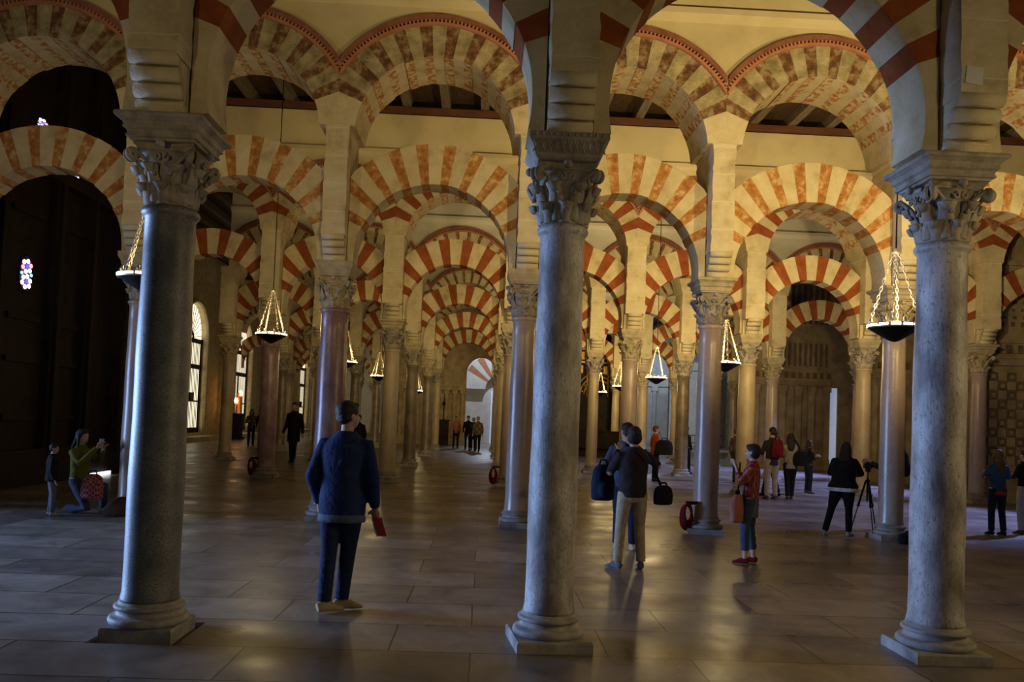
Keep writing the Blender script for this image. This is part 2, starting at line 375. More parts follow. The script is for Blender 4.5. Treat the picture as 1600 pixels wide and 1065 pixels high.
def mould_mesh():
    mb=MB(); lim=S/2
    def band(r0,r1,ya,yb,m,seg=None):
        # annular band between r0,r1, clipped at half spacing, projecting from ya to yb
        for sgn in (-1,1):
            n=40; t0=math.acos(lim/((r0+r1)/2))
            A=[];B=[]
            for k in range(n+1):
                t=t0+(PI-2*t0)*k/n; c,s=math.cos(t),math.sin(t)
                def cl(r):
                    x=r*c; z=UZ+r*s
                    if x>lim: x=lim
                    if x<-lim: x=-lim
                    return x,z
                A.append(cl(r0)); B.append(cl(r1))
            vs=[];K=n+1
            for yy in (sgn*ya,sgn*yb): vs+=[(p[0],yy,p[1]) for p in A]+[(p[0],yy,p[1]) for p in B]
            fs=[]
            for k in range(n): fs+=[(2*K+k,3*K+k,3*K+k+1,2*K+k+1),(k,2*K+k,2*K+k+1,k+1),(K+k,K+k+1,3*K+k+1,3*K+k)]
            mb.add(vs,fs,m)
    band(1.655,1.70,.46,.565,1); band(1.70,1.742,.46,.53,2); band(1.742,1.81,.46,.59,0)  # near-black middle band: shade between the dentils put into the colour
    for sgn in (-1,1):
        t0=math.acos(lim/1.72); n=58
        for k in range(n):
            t=t0+(PI-2*t0)*(k+.5)/n; w=(PI-2*t0)/n*.24
            vs=[]
            for yy in (.52*sgn,.565*sgn):
                for (tt,rr) in ((t-w,1.70),(t+w,1.70),(t+w,1.745),(t-w,1.745)): vs.append((rr*math.cos(tt),yy,UZ+rr*math.sin(tt)))
            mb.add(vs,[(4,5,6,7),(0,1,5,4),(1,2,6,5),(2,3,7,6),(3,0,4,7)],1)
    return mb.mesh('brick_moulding',[M['mould'],M['mouldpale'],M['dark']])
MOULD=mould_mesh()
def arch_meshes(tag_,mats,lowmats,low_a0,lc,lo_,up_,hw):
    n=len(mats)
    lo=ring_mesh('horseshoe_arch_'+tag_,lc,1.175,1.79,S/2-hw-.01,.23,lo_[3],lowmats,low_a0,lo_[0],lo_[1],lo_[2])
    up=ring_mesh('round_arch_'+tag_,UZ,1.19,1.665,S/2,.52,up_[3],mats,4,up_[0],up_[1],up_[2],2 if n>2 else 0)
    return lo,up
old=[M['oldcream'],M['oldbrick'],M['cream'],M['faded_lit']]  # last pair, for undersides, is brighter: uplight put into the colour
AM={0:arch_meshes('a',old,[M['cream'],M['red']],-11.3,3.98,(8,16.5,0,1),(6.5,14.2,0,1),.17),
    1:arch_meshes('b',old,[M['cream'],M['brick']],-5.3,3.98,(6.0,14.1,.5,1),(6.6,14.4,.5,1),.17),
    2:arch_meshes('c',[M['cream'],M['red'],M['cream'],M['faded_lit']],[M['cream'],M['red']],-9.5,4.13,(8.8,19.2,.5,.4),(8.6,16.5,0,.4),.23),
    3:arch_meshes('d',[M['cream'],M['oldbrick'],M['cream'],M['faded_lit']],[M['cream'],M['red']],-7.5,4.05,(8.8,19.2,.5,.4),(4.2,13.5,.5,.4),.23)}
# upper undersides: worn stripes, with light from below put into brighter cream and brick
def pier_mesh(name,zb,hw=.17):
    mb=MB(); rng=random.Random(name)
    def rough_box(x,y,z0,z1,j=.006,nz=12):
        # four sided shaft with slightly chipped edges
        vs=[];fs=[]
        for k in range(nz+1):
            z=z0+(z1-z0)*k/nz
            for sx,sy in ((-1,-1),(1,-1),(1,1),(-1,1)): vs.append((sx*(x+rng.uniform(-j,j)),sy*(y+rng.uniform(-j,j)),z))
        for k in range(nz):
            for q in range(4):
                q2=(q+1)%4; fs.append((k*4+q,k*4+q2,k*4+4+q2,k*4+4+q))
        fs+=[(3,2,1,0),tuple(nz*4+q for q in range(4))]; mb.add(vs,fs)
    rough_box(hw-.005,.25,zb,zb+.40,.003,3)
    rough_box(hw,.50,zb+.36,5.90,.009,22)
    mb.box(-hw-.018,hw+.018,-.51,.51,5.88,5.93)
    rough_box(.245,.515,5.93,6.05,.004,2)
    # squinch-like core between the rings (behind)
    return mb.mesh(name,M['pier'])
def roll_mesh(name,zb,sgn):
    mb=MB()
    if 1:
        for k in range(4):
            yk=.285+.058*k; z=zb+.05+.098*k
            mb.tube([(-.163,sgn*yk,z),(.163,sgn*yk,z)],[(.052,.052)]*2,14)
            mb.box(-.158,.158,min(sgn*.2,sgn*(yk)),max(sgn*.2,sgn*yk),z-.04,z+.056)
    return mb.mesh(name,M['pier'])
PIER={0:pier_mesh('pier_low',3.70),1:pier_mesh('pier_high',3.90),2:pier_mesh('pier_wide',3.90,.23)}
ROLL={(a,s):roll_mesh('roll_corbel',3.70 if a==0 else 3.90,s) for a in (0,1) for s in (-1,1)}
# ------------------------------------------------------------------ assemble arcades
SH={}
def shaft(r,z1,mk):
    k=(r,z1,mk)
    if k not in SH: SH[k]=shaft_mesh('column_shaft',r,z1,M[mk])
    return SH[k]
BA={};CA={};IM={}
def colpart(kind,key,f):
    d={'b':BA,'c':CA,'i':IM}[kind]
    if key not in d: d[key]=f()
    return d[key]
SPEC={ # (row,i): radius, marble, colour words
(0,-1):(.195,'darkgranite','dark speckled granite'),(0,0):(.182,'bluegrey','pale blue grey marble'),(0,1):(.192,'bluegrey','blotchy grey marble'),
(1,-1):(.225,'purple','polished purple marble'),(1,0):(.195,'rose','smooth rose grey marble'),(1,1):(.19,'rose','mottled rose marble'),(1,2):(.185,'rose','shiny rose brown marble'),
(2,-2):(.215,'purple','dark purple marble'),(2,-1):(.20,'tan','brown streaked marble'),(2,0):(.20,'rose','rose grey marble'),(2,1):(.21,'rose','brownish rose marble'),(2,2):(.22,'tan','tan marble'),
(3,2):(.21,'umber','dark brown marble'),(3,1):(.18,'tan','slender tan marble'),(3,-1):(.2,'umber','dark grey brown marble'),(3,-3):(.19,'tan','honey brown marble'),(3,4):(.26,'purple','thick purplish marble')}
rng=random.Random(3)
def cname(mk): return {'tan':'tan marble','rose':'rose marble','umber':'dark brown marble','bluegrey':'grey marble','purple':'purple marble','darkgranite':'dark granite'}[mk]
for r,(y,x0,(ia,ib)) in enumerate(zip(RY,RX,RI)):
    near=r==0; z1=3.09 if near else 3.21; capz=z1; caph=.44 if near else .48; imz=capz+caph; imh=(3.71 if near else 3.91)-imz
    pk=0 if near else 1; rowtxt=f"{ORD[r]} arcade row"
    for i in range(ia,ib+1):
        x=x0+S*i
        rad,mk,words=SPEC.get((r,i),(None,)*3)
        if rad is None:
            mk=rng.choice(['tan','rose','umber','tan','rose']); rad=rng.choice([.185,.195,.205]); words=cname(mk)
        t=thing('stone_column',f"{words} column, {side(i)}, {rowtxt}",'column',(x,y,0),0,f'columns of the {ORD[r]} arcade row')
        rz={(0,0):.12,(1,1):-.2}.get((r,i),0)
        obj('base',colpart('b',(rad,rz,near),lambda:base_mesh('column_base',rad,(.275 if near else .27) if (r,i)!=(0,-1) else .25,rz)),parent=t)
        obj('shaft',shaft(rad,z1,mk),parent=t)
        cm='capital' if (r+i)%3 or near else 'capcream'
        obj('capital',colpart('c',(r==0,cm),lambda:capital_mesh('carved_capital',.178 if near else .19,capz,caph,M[cm])),parent=t)
        kind={(0,-1):0,(0,0):1,(0,1):0}.get((r,i),rng.choice([0,2]))
        obj('impost',colpart('i',(r==0,kind),lambda:impost_mesh('impost_block',imz,imh,kind,M['capital' if near else 'capcream'])),parent=t)
        p=thing('masonry_pier',f"cream stone pier on the column {side(i)}, {rowtxt}",'pier',(x,y,0),0,f'piers of the {ORD[r]} arcade row')
        obj('pier_block',PIER[min(r,2)],parent=p); obj('roll_corbel',ROLL[pk,-1],parent=p); obj('roll_corbel',ROLL[pk,1],parent=p)
        if (r,i)==(0,1):
            mb=MB(); mb.add([(-.14,-.512,4.14),(-.02,-.514,4.12),(-.012,-.514,4.25),(-.13,-.512,4.26),(-.14,-.49,4.14),(-.02,-.49,4.12),(-.012,-.49,4.25),(-.13,-.49,4.26)],[(0,1,2,3),(4,7,6,5),(0,4,5,1),(1,5,6,2),(2,6,7,3),(3,7,4,0)]); obj('plaster_patch',mb.mesh('patch',M['palestone']),parent=p)
    kr=min(r,3)
    b0,b1=ia-(1 if r>5 else 0),ib+(1 if r in(2,3,4) else 0)
    for i in range(b0,b1):
        xc=x0+S*(i+.5); w='weathered' if r<2 else 'red painted'
        a=obj('horseshoe_arch',AM[kr][0],(xc,y,0)); tag(a,f"lower red and cream horseshoe arch, {bay(i)}, {rowtxt}",'arch',f'lower arches of the {ORD[r]} row')
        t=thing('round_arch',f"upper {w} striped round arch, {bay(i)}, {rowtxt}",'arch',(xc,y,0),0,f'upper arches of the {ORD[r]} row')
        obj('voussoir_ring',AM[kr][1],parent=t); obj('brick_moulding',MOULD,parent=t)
    # wall over the arches
    mb=MB(); TOP=8.82; R=1.66; t0=math.acos(S/2/R)
    for i in range(b0,b1):
        xc=x0+S*(i+.5); n=24
        for yy in (-.50,.50):
            vs=[]
            for k in range(n+1):
                tt=t0+(PI-2*t0)*k/n; xx=xc+R*math.cos(tt); vs+=[(xx,yy,UZ+R*math.sin(tt)),(xx,yy,TOP)]
            mb.add(vs,[(2*k,2*k+2,2*k+3,2*k+1) for k in range(n)])
    xa,xb=x0+S*b0,x0+S*b1
    mb.box(xa,xb,-.5,.5,TOP-.02,TOP)
    for sgn in (-1,1):
        # projecting string course
        zs=[(7.74,.50),(7.78,.56),(7.84,.60),(7.93,.60),(7.97,.50)]
        vs=[]; 
        for z,d in zs: vs+=[(xa,sgn*d,z),(xb,sgn*d,z)]
        mb.add(vs,[(2*k,2*k+1,2*k+3,2*k+2) for k in range(4)])
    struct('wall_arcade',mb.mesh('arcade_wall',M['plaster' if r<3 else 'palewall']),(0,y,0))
    mb=MB(); mb.box(xa,xb,-.56,-.30,8.82,8.98); mb.box(xa,xb,.30,.56,8.82,8.98)
    struct('trim_wall_plate',mb.mesh('wall_plate',M['beam']),(0,y,0))
# ------------------------------------------------------------------ ceiling
mb=MB(); mb.box(-15,19,-8,76,9.22,9.3); struct('ceiling',mb.mesh('boarded_ceiling',M['wood']))
ys=[-1.0]+RY+[68]
mb=MB()
for k in range(36):
    x=-14.2+.93*k
    if x<18.8: mb.box(x-.10,x+.10,-7.9,75,8.99,9.22)
struct('trim_ceiling_joists',mb.mesh('ceiling_joists',M['joist']))
# ------------------------------------------------------------------ floor, with the sunken square around the left column
px0,px1,py0,py1=-2.67,-2.06,5.86,6.50
mb=MB(); X0,X1,Y0,Y1=-15,19,-8,76
for (a,b,c,d) in ((X0,px0,Y0,Y1),(px1,X1,Y0,Y1),(px0,px1,Y0,py0),(px0,px1,py1,Y1)):
    mb.add([(a,c,0),(b,c,0),(b,d,0),(a,d,0)],[(0,1,2,3)])
d=-.06
mb.add([(px0,py0,0),(px1,py0,0),(px1,py1,0),(px0,py1,0),(px0,py0,d),(px1,py0,d),(px1,py1,d),(px0,py1,d)],[(0,1,5,4),(1,2,6,5),(2,3,7,6),(3,0,4,7),(4,5,6,7)],1)
struct('floor',mb.mesh('paved_floor',[M['floor'],M['reliefdark']]))
# ------------------------------------------------------------------ left dark chapel enclosure
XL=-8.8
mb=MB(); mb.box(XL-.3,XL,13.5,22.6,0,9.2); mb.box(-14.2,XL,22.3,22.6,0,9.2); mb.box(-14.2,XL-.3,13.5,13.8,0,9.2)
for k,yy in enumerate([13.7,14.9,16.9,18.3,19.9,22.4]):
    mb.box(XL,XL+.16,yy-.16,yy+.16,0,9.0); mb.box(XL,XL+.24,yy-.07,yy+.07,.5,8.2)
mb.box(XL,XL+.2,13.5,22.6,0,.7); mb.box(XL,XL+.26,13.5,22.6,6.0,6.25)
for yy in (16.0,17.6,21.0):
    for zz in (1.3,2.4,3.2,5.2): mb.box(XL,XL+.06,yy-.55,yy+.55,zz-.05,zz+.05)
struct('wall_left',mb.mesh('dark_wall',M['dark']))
def rosette(cz,cy,y,z,W,H,n=6):
    pass
def window(nm,y,z,w=.46,h=.62):
    o=struct(nm,None,(XL+.02,y,z)) if False else obj(nm,None,(XL+.01,y,z)); o['kind']='structure'
    mb=MB()
    fr=[(0,w/2*1.12*math.cos(2*PI*k/28),h/2*1.1*math.sin(2*PI*k/28)) for k in range(29)]
    mb.tube(fr,.02,6); obj('window_frame',mb.mesh('frame',M['dark']),parent=o)
    mb=MB()
    def disc(cy,cz,ry,rz,m,x=.012):
        vs=[(x,cy+ry*math.cos(2*PI*k/12),cz+rz*math.sin(2*PI*k/12)) for k in range(12)]; vs2=[(x-.008,v[1],v[2]) for v in vs]
        mb.add(vs+vs2,[tuple(range(12)),tuple(range(23,11,-1))]+[(k,(k+1)%12,12+(k+1)%12,12+k) for k in range(12)],m)
    for cz in (-h*.235,h*.235):
        disc(0,cz,w*.11,h*.07,1,.016)
        for k in range(6):
            a=2*PI*k/6+.3; disc(w*.29*math.cos(a),cz+h*.165*math.sin(a),w*.115,h*.072,0 if k%3 else (2 if cz>0 else 0))
    disc(w*.34,0,w*.09,h*.05,3); disc(-w*.34,0,w*.09,h*.05,3)
    obj('stained_glass',mb.mesh('glass',[M['petal'],M['petalblue'],M['petalred'],M['petalcyan']]),parent=o)
window('window_1',16.04,4.03,.48,.62); window('window_2',20.9,4.03,.48,.60); window('window_3',16.3,6.95,.44,.34); window('window_4',17.7,6.45,.26,.40)
mb=MB(); mb.box(XL+.26,XL+.29,18.45,19.5,.01,.09); o=struct('daylight_strip',mb.mesh('glow_strip',M['whiteday']))  # glowing strip added for a streak of daylight at the wall foot
# ------------------------------------------------------------------ left gate wall
XG=-13.9
gates=[40.2,48.2,56.4,64.2]
mb=MB(); gw=1.55
mb.box(XG-.5,XG,22.6,gates[0]-gw,0,9.2)
for a,b in zip(gates[:-1],gates[1:]): mb.box(XG-.5,XG,a+gw,b-gw,0,9.2)
mb.box(XG-.5,XG,gates[-1]+gw,75,0,9.2)
for g in gates:
    mb.box(XG-.5,XG,g-gw,g+gw,0,.35)
    n=20
    vs=[]
    for k in range(n+1):
        t=PI*k/n; yy=g+gw*math.cos(t); zz=5.0+1.6*math.sin(t)
        vs+=[(XG,yy,zz),(XG,yy,9.2),(XG-.5,yy,zz)]
    mb.add(vs,[(3*k,3*k+3,3*k+4,3*k+1) for k in range(n)]+[(3*k,3*k+2,3*k+5,3*k+3) for k in range(n)])
    # moulded surround
    arc=[(XG+.03,g+(gw+.10)*math.cos(PI*k/24),5.0+1.7*math.sin(PI*k/24)) for k in range(25)]
    mb.tube([(XG+.03,g+gw+.1,.35)]+arc+[(XG+.03,g-gw-.1,.35)],.09,8)
mb.box(XG,XG+.7,24,74,0,.22)
for yy in (37.0,44.2,52.3,60.3,69): mb.box(XG,XG+.22,yy-.35,yy+.35,.2,6.9); mb.box(XG,XG+.3,yy-.45,yy+.45,6.9,7.15)
struct('wall_gates',mb.mesh('gate_wall',M['cream']))
for gi,g in enumerate(gates):
    o=obj('door_%d'%(gi+1),None,(XG-.25,g,.35)); o['kind']='structure'
    mb=MB(); mb.box(-.03,-.01,-gw,gw,-.1,6.4); 
    obj('bright_courtyard_pane',mb.mesh('courtyard_light',M['day']),parent=o)
    mb=MB()
    for z in (3.1,4.35): mb.box(0,.06,-gw,gw,z,z+.22)
    mb.box(0,.03,-.07,.07,0,3.1); mb.box(0,.08,-gw,-gw+.07,0,4.6); mb.box(0,.08,gw-.07,gw,0,4.6); mb.box(0,.08,-gw,gw,0,.25); mb.box(0,.08,-gw,gw,1.5,1.57)
    mb.box(0,.12,.10,.55,1.55,1.95)
    for k in range(15):
        yy=-gw+.20*(k+1)
        if yy<gw-.05: mb.box(.0,.012,yy-.035,yy+.035,.2,4.4)
    for k in range(15):
        t=PI*(k+.5)/15
        mb.tube([(.01,.22*math.cos(t),4.57+.2*math.sin(t)),(.01,(gw)*math.cos(t),4.6+1.65*math.sin(t))],.014,4)
    mb.tube([(.03,.3*math.cos(PI*k/12),4.57+.3*math.sin(PI*k/12)) for k in range(13)],.05,5)
    obj('iron_grille',mb.mesh('grille',M['iron']),parent=o)
# candle altar with pedestal
t=thing('votive_altar','glowing candle shrine with red lit figure on a dark pedestal by the left gates','altar',(XG+1.05,44.0,.0))
mb=MB(); mb.box(-.3,.3,-.4,.4,0,.12); mb.box(-.22,.22,-.3,.3,.12,1.25); mb.box(-.28,.28,-.38,.38,1.25,1.35); obj('pedestal',mb.mesh('pedestal',M['dark']),parent=t)
mb=MB(); mb.rings([(0,0,1.35,.13,.13),(0,0,1.7,.11,.1),(0,0,2.1,.10,.09),(0,0,2.25,.04,.04),(0,0,2.35,.06,.06),(0,0,2.45,.03,.03)],12); obj('figure',mb.mesh('figure',M['saint']),parent=t)
mb=MB()
for k in range(7): mb.rings([(-.05+.02*k,-.35+.12*k,1.36+(.9 if k>3 else .5),.02,.02),(-.05+.02*k,-.35+.12*k,1.5+(.9 if k>3 else .5),.05,.05),(-.05+.02*k,-.35+.12*k,1.66+(.9 if k>3 else .5),.008,.008)],8)
obj('candle_flame',mb.mesh('flames',M['flame']),parent=t)
mb=MB()
for k in range(7): mb.tube([(-.05+.02*k,-.35+.12*k,1.35),(-.05+.02*k,-.35+.12*k,1.38+(.9 if k>3 else .5))],.025,6)
obj('candle',mb.mesh('candles',M['cream']),parent=t)
# ------------------------------------------------------------------ right side chapel walls
def relief_wall(name,x0,x1,y,seed,depth=.4,top=9.2):
    mb=MB(); mb.box(x0,x1,y,y+depth,0,top)
    mb.box(x0,x1,y-.12,y,0,.45); mb.box(x0,x1,y-.06,y,.45,.55)
    mb.box(x0,x1,y-.10,y,3.45,3.62); mb.box(x0,x1,y-.16,y,3.62,3.72); mb.box(x0,x1,y-.08,y,4.02,4.12)
    k=0; x=x0+.1
    while x<x1-.05:
        mb.box(x,x+.10,y-.05,y,3.76,3.98,1 if k%2 else 0); x+=.15; k+=1
    return mb
wb=relief_wall('c',12.0,19,20.55,1)
# chequered stonework
for i in range(26):
    for j in range(10):
        xx=12.45+.235*i; zz=.95+.235*j
        if (i+j)%2==0:
            wb.box(xx,xx+.21,20.51,20.56,zz,zz+.21,1); wb.box(xx+.055,xx+.155,20.485,20.52,zz+.055,zz+.155,0)
        else: wb.box(xx,xx+.21,20.49,20.56,zz,zz+.21,0)
# pierced lattice above
for i in range(20):
    for j in range(7):
        xx=12.72+.26*i; zz=4.45+.19*j+(0)
        wb.lathe([(.001,0),(.062 if j in(0,6) else .045,0)],8) if False else wb.box(xx+(.05 if j%2 else 0),xx+.13+(.05 if j%2 else 0)-.03,20.535,20.56,zz,zz+(.12 if j in (0,6) else .08),1)
wb.box(12.45,19,20.47,20.56,6.0,6.12); 
for i in range(9): wb.box(12.5+.7*i,12.56+.7*i,20.50,20.56,6.2,8.6)
wb.box(12.0,12.42,20.35,20.56,0,9.2)
struct('wall_right',wb.mesh('chequered_wall',[M['reliefwall'],M['reliefdark']]))
wb=relief_wall('b',12.75,19,27.1,2)
for xx in (13.0,13.9,14.9,16): wb.box(xx,xx+.22,26.92,27.1,.4,3.45); wb.box(xx-.05,xx+.27,26.88,27.1,3.2,3.45)
wb.box(13.3,13.8,27.05,27.12,.9,2.9,1); wb.box(14.25,14.8,27.05,27.12,.9,2.9,1)
struct('wall_right_second',wb.mesh('pilaster_wall',[M['reliefwall'],M['reliefdark']]))
wb=relief_wall('a',10.9,14.25,33.9,3)
for xx in (11.0,12.1,12.75,13.3,13.95): wb.box(xx,xx+.24,33.70,33.9,.4,3.4); wb.box(xx-.04,xx+.28,33.66,33.9,3.2,3.42)
for k in range(9):   # blind lattice window with slats
    xx=12.1+.24*k; wb.box(xx,xx+.13,33.87,33.92,6.0,7.6,1)
for k in range(12): wb.box(11.6+.22*k,11.68+.22*k,33.85,33.92,4.25,5.2,1)
struct('wall_right_third',wb.mesh('slatted_wall',[M['reliefwall'],M['reliefdark']]))
mb=MB(); mb.box(14.25,14.6,34.0,34.06,0,3.4); struct('window_6',mb.mesh('blue_slot',M['blueday']))
mb=MB(); mb.box(14.6,19,33.9,34.3,0,9.2); mb.box(14.25,14.6,33.9,34.3,3.4,9.2); mb.box(18.6,19,-8,75,0,9.2)
struct('wall_right_side',mb.mesh('side_wall',M['reliefwall']))
# far wall
mb=MB(); yf=70
mb.box(-14,19,yf,yf+.4,0,9.2)
for xx in (-11,-9,-6.6,3.4,6.2,8.8,10.6,11.5,12.4,13.3,14.2): mb.box(xx,xx+.3,yf-.25,yf,.3,4.4); mb.box(xx-.1,xx+.4,yf-.32,yf,4.4,4.8)
mb.box(-14,19,yf-.2,yf,4.8,5.05); mb.box(-14,19,yf-.3,yf,0,.35)
struct('wall_far',mb.mesh('far_wall',M['palestone']))
# stone chapel block closing the central aisle, with a doorway to the light on its right
yc=47.4; mb=MB()
mb.box(-5.6,-1.05,yc,yc+.5,0,9.2); mb.box(.62,4.2,yc,yc+.5,0,9.2)
n=16; vs=[]
for k in range(n+1):
    t=PI*k/n; xx=-.215+.835*math.cos(t); zz=4.1+.95*math.sin(t); vs+=[(xx,yc,zz),(xx,yc,9.2),(xx,yc+.5,zz)]
mb.add(vs,[(3*k,3*k+3,3*k+4,3*k+1) for k in range(n)]+[(3*k,3*k+2,3*k+5,3*k+3) for k in range(n)])
for xx in (-4.8,-3.95,-3.1,-2.2,-1.75,-1.3): mb.box(xx,xx+.16,yc-.16,yc,.4,3.0); mb.box(xx-.06,xx+.22,yc-.22,yc,2.9,3.1)
mb.box(-5.6,-1.05,yc-.28,yc,3.1,3.35); mb.box(-5.6,-1.05,yc-.2,yc,0,.4); mb.box(-3.6,-2.3,yc-.06,yc,.6,2.7)
struct('wall_aisle_end',mb.mesh('aisle_end_wall',M['reliefwall']))
# sunlit court beyond the doorway: striped arch on white wall
mb=MB(); mb.box(-5,5,52.6,53.0,0,9.2); struct('wall_court',mb.mesh('court_wall',M['palestone']))
o=obj('horseshoe_arch',ring_mesh('court_arch',3.4,.85,2.3,2.6,.18,0,[M['palestone'],M['mouldpale']],0,11,22,.5,0),(.9,52.3,0)); tag(o,'pink and white striped arch in bright daylight beyond the aisle end doorway','arch')
mb=MB(); mb.box(.42,1.5,52.42,52.5,0,3.3); struct('door_5',mb.mesh('blue_doorway',M['blueday']))
# bright wall with ironwork seen through the right-hand bays
mb=MB(); mb.box(13.6,17.2,60.0,60.3,.0,5.6); mb.box(13.4,13.7,59.8,60.3,0,6); mb.box(13.4,17.2,59.8,60.3,5.6,6.2); struct('wall_chapel',mb.mesh('white_chapel_wall',M['palestone']))
t=thing('iron_railing','low wrought iron railing before the white chapel wall at the far right','railing',(15.3,59.3,0))
mb=MB(); mb.box(-1.9,1.9,-.02,.02,.9,.95); mb.box(-1.9,1.9,-.02,.02,.08,.12)
obj('rail',mb.mesh('rail',M['iron']),parent=t)
mb=MB()
for k in range(20): mb.box(-1.88+.197*k,-1.86+.197*k,-.01,.01,0,.92)
obj('railing_bars',mb.mesh('bars',M['iron']),parent=t)
# gilded altarpiece and dark choir bench
t=thing('altarpiece','tall gilded altarpiece with round arch, dark below, beyond the right-hand columns','altarpiece',(5.75,42.6,0))
mb=MB(); mb.box(-1.7,1.7,0,.35,0,6.6); obj('backing',mb.mesh('backing',M['dark']),parent=t)
mb=MB()
mb.box(-1.6,1.6,-.10,0,5.3,5.5); mb.box(-1.6,1.6,-.14,0,4.62,4.72)
for k in range(6): mb.box(-1.5+.54*k,-1.22+.54*k,-.08,0,4.8,5.2); mb.tube([(-1.58+.54*k,-.05,2.9),(-1.58+.54*k,-.05,4.6)],.05,8)
for R in (.75,.95,1.15): mb.tube([(.1+R*math.cos(PI*k/16),-.04,3.0+R*math.sin(PI*k/16)) for k in range(17)],.04,6)
for k in range(8): mb.ell((.1+.85*math.cos(PI*(k+.5)/8),-.05,3.0+.85*math.sin(PI*(k+.5)/8)),(.06,.04,.06),8,5)
for k in range(7): mb.box(-1.35+.42*k,-1.15+.42*k,-.05,0,4.1,4.5)
obj('gilded_carving',mb.mesh('gilt',M['gold']),parent=t)
t=thing('choir_bench','long dark wooden bench and panel in front of the gilded altarpiece','bench',(5.5,38.6,0))
mb=MB(); mb.box(-1.45,1.3,0,.08,0,1.15); mb.box(-1.45,1.3,-.06,.14,1.15,1.22)
for k in range(5): mb.box(-1.4+.53*k,-.98+.53*k,-.03,0,.2,1.0)
obj('panel',mb.mesh('panel',M['dark']),parent=t)
mb=MB(); mb.box(-1.45,1.3,-.5,0,.42,.48); mb.box(-1.45,-1.38,-.5,0,0,.42); mb.box(1.23,1.3,-.5,0,0,.42); obj('seat',mb.mesh('seat',M['dark']),parent=t)
t=thing('side_altar','dark side altar table with tall candlesticks at the end of the central aisle','altar',(-2.35,46.75,0))
mb=MB(); mb.box(-.42,.42,-.25,.25,0,1.35); mb.box(-.48,.48,-.3,.3,1.35,1.42); obj('altar_table',mb.mesh('altar_table',M['dark']),parent=t)
for xx in (-.3,.12):
    mb=MB(); mb.lathe([(.07,1.42),(.02,1.5),(.02,2.2),(.09,2.25),(.10,2.4),(.02,2.45),(.015,2.8)],10,(xx,0)); obj('candlestick',mb.mesh('candlestick',M['iron']),parent=t)
# ------------------------------------------------------------------ hanging lamps
def chain_pts(a,b,n): return [Vector(a).lerp(Vector(b),k/n) for k in range(n+1)]
def lamp_meshes(sc_=1,Hc=1.45,R=.44):
    mb=MB(); mb.lathe([(R*a,b*R*1.6) for a,b in ((.05,-.36),(.2,-.33),(.45,-.24),(.77,-.11),(.97,-.03),(1,-.02),(1,0),(.93,0),(.75,-.06),(.4,-.18),(.05,-.22))],36); bowl=mb.mesh('lamp_bowl',M['iron'])
    mb=MB(); mb.lathe([(R+.004,-.012),(R+.010,-.004),(R+.010,.042),(R+.004,.046),(R-.006,.042),(R-.006,-.01)],36,cap=False)
    rim=mb.mesh('lamp_rim',M['brass'])
    mb=MB(); n=14
    for k in range(n):
        a0=2*PI*(k+.12)/n; a1=2*PI*(k+.88)/n; vs=[]
        for a in (a0,(a0+a1)/2,a1):
            for (rr,z) in ((R+.010,.006),(R+.010,.034),(R+.018,.009),(R+.018,.031)): vs.append((rr*math.cos(a),rr*math.sin(a),z))
        mb.add(vs,[(2,3,7,6),(6,7,11,10),(0,2,6,4),(4,6,10,8),(1,5,7,3),(5,9,11,7)],0)
    glow=mb.mesh('lamp_glow',M['cupglow'])
    chs=[]
    for k in range(4):
        a=2*PI*k/4+.5; p0=Vector((R*.97*math.cos(a),R*.97*math.sin(a),.05)); p1=Vector((.03*math.cos(a),.03*math.sin(a),Hc))
        mb=MB(); L=(p1-p0).length; n=int(L/.050); d=(p1-p0).normalized(); s1=d.orthogonal().normalized(); s2=d.cross(s1)
        for q in range(n):
            c=p0.lerp(p1,(q+.5)/n); s=s1 if q%2 else s2
            pts=[c+d*(.031*math.cos(2*PI*j/10))+s*(.014*math.sin(2*PI*j/10)) for j in range(11)]
            mb.tube(pts,.0055,5)
        chs.append(mb.mesh('lamp_chain',M['chain']))
    mb=MB(); mb.lathe([(.01,Hc-.02),(.055,Hc-.014),(.06,Hc),(.03,Hc+.02),(.012,Hc+.05)],20); cap=mb.mesh('lamp_boss',M['chain'])
    cup=[]
    for k in range(8):
        mb=MB(); a=2*PI*(k+.3)/8; c=(R*.96*math.cos(a),R*.96*math.sin(a)); mb.lathe([(.013,.035),(.017,.06),(.014,.10)],8,c); cup.append(mb.mesh('oil_cup',M['chain']))
    return bowl,rim,glow,chs,cap,cup
LM=lamp_meshes(1,.88,.285)
def point(name,loc,e,c,r=.1,typ='POINT',rot=None,size=None,sz2=None,spread=None,spot=None):
    l=bpy.data.lights.new(name,typ); l.energy=e; l.color=c
    if typ=='AREA':
        l.shape='RECTANGLE'; l.size=size; l.size_y=sz2 or size
        if spread: l.spread=spread
    else: l.shadow_soft_size=r
    if typ=='SPOT' and spot: l.spot_size=spot; l.spot_blend=.6
    o=bpy.data.objects.new(name,l); COL.objects.link(o); o.location=loc
    if rot: o.rotation_euler=rot
    return o
WARM=(1,.75,.33)
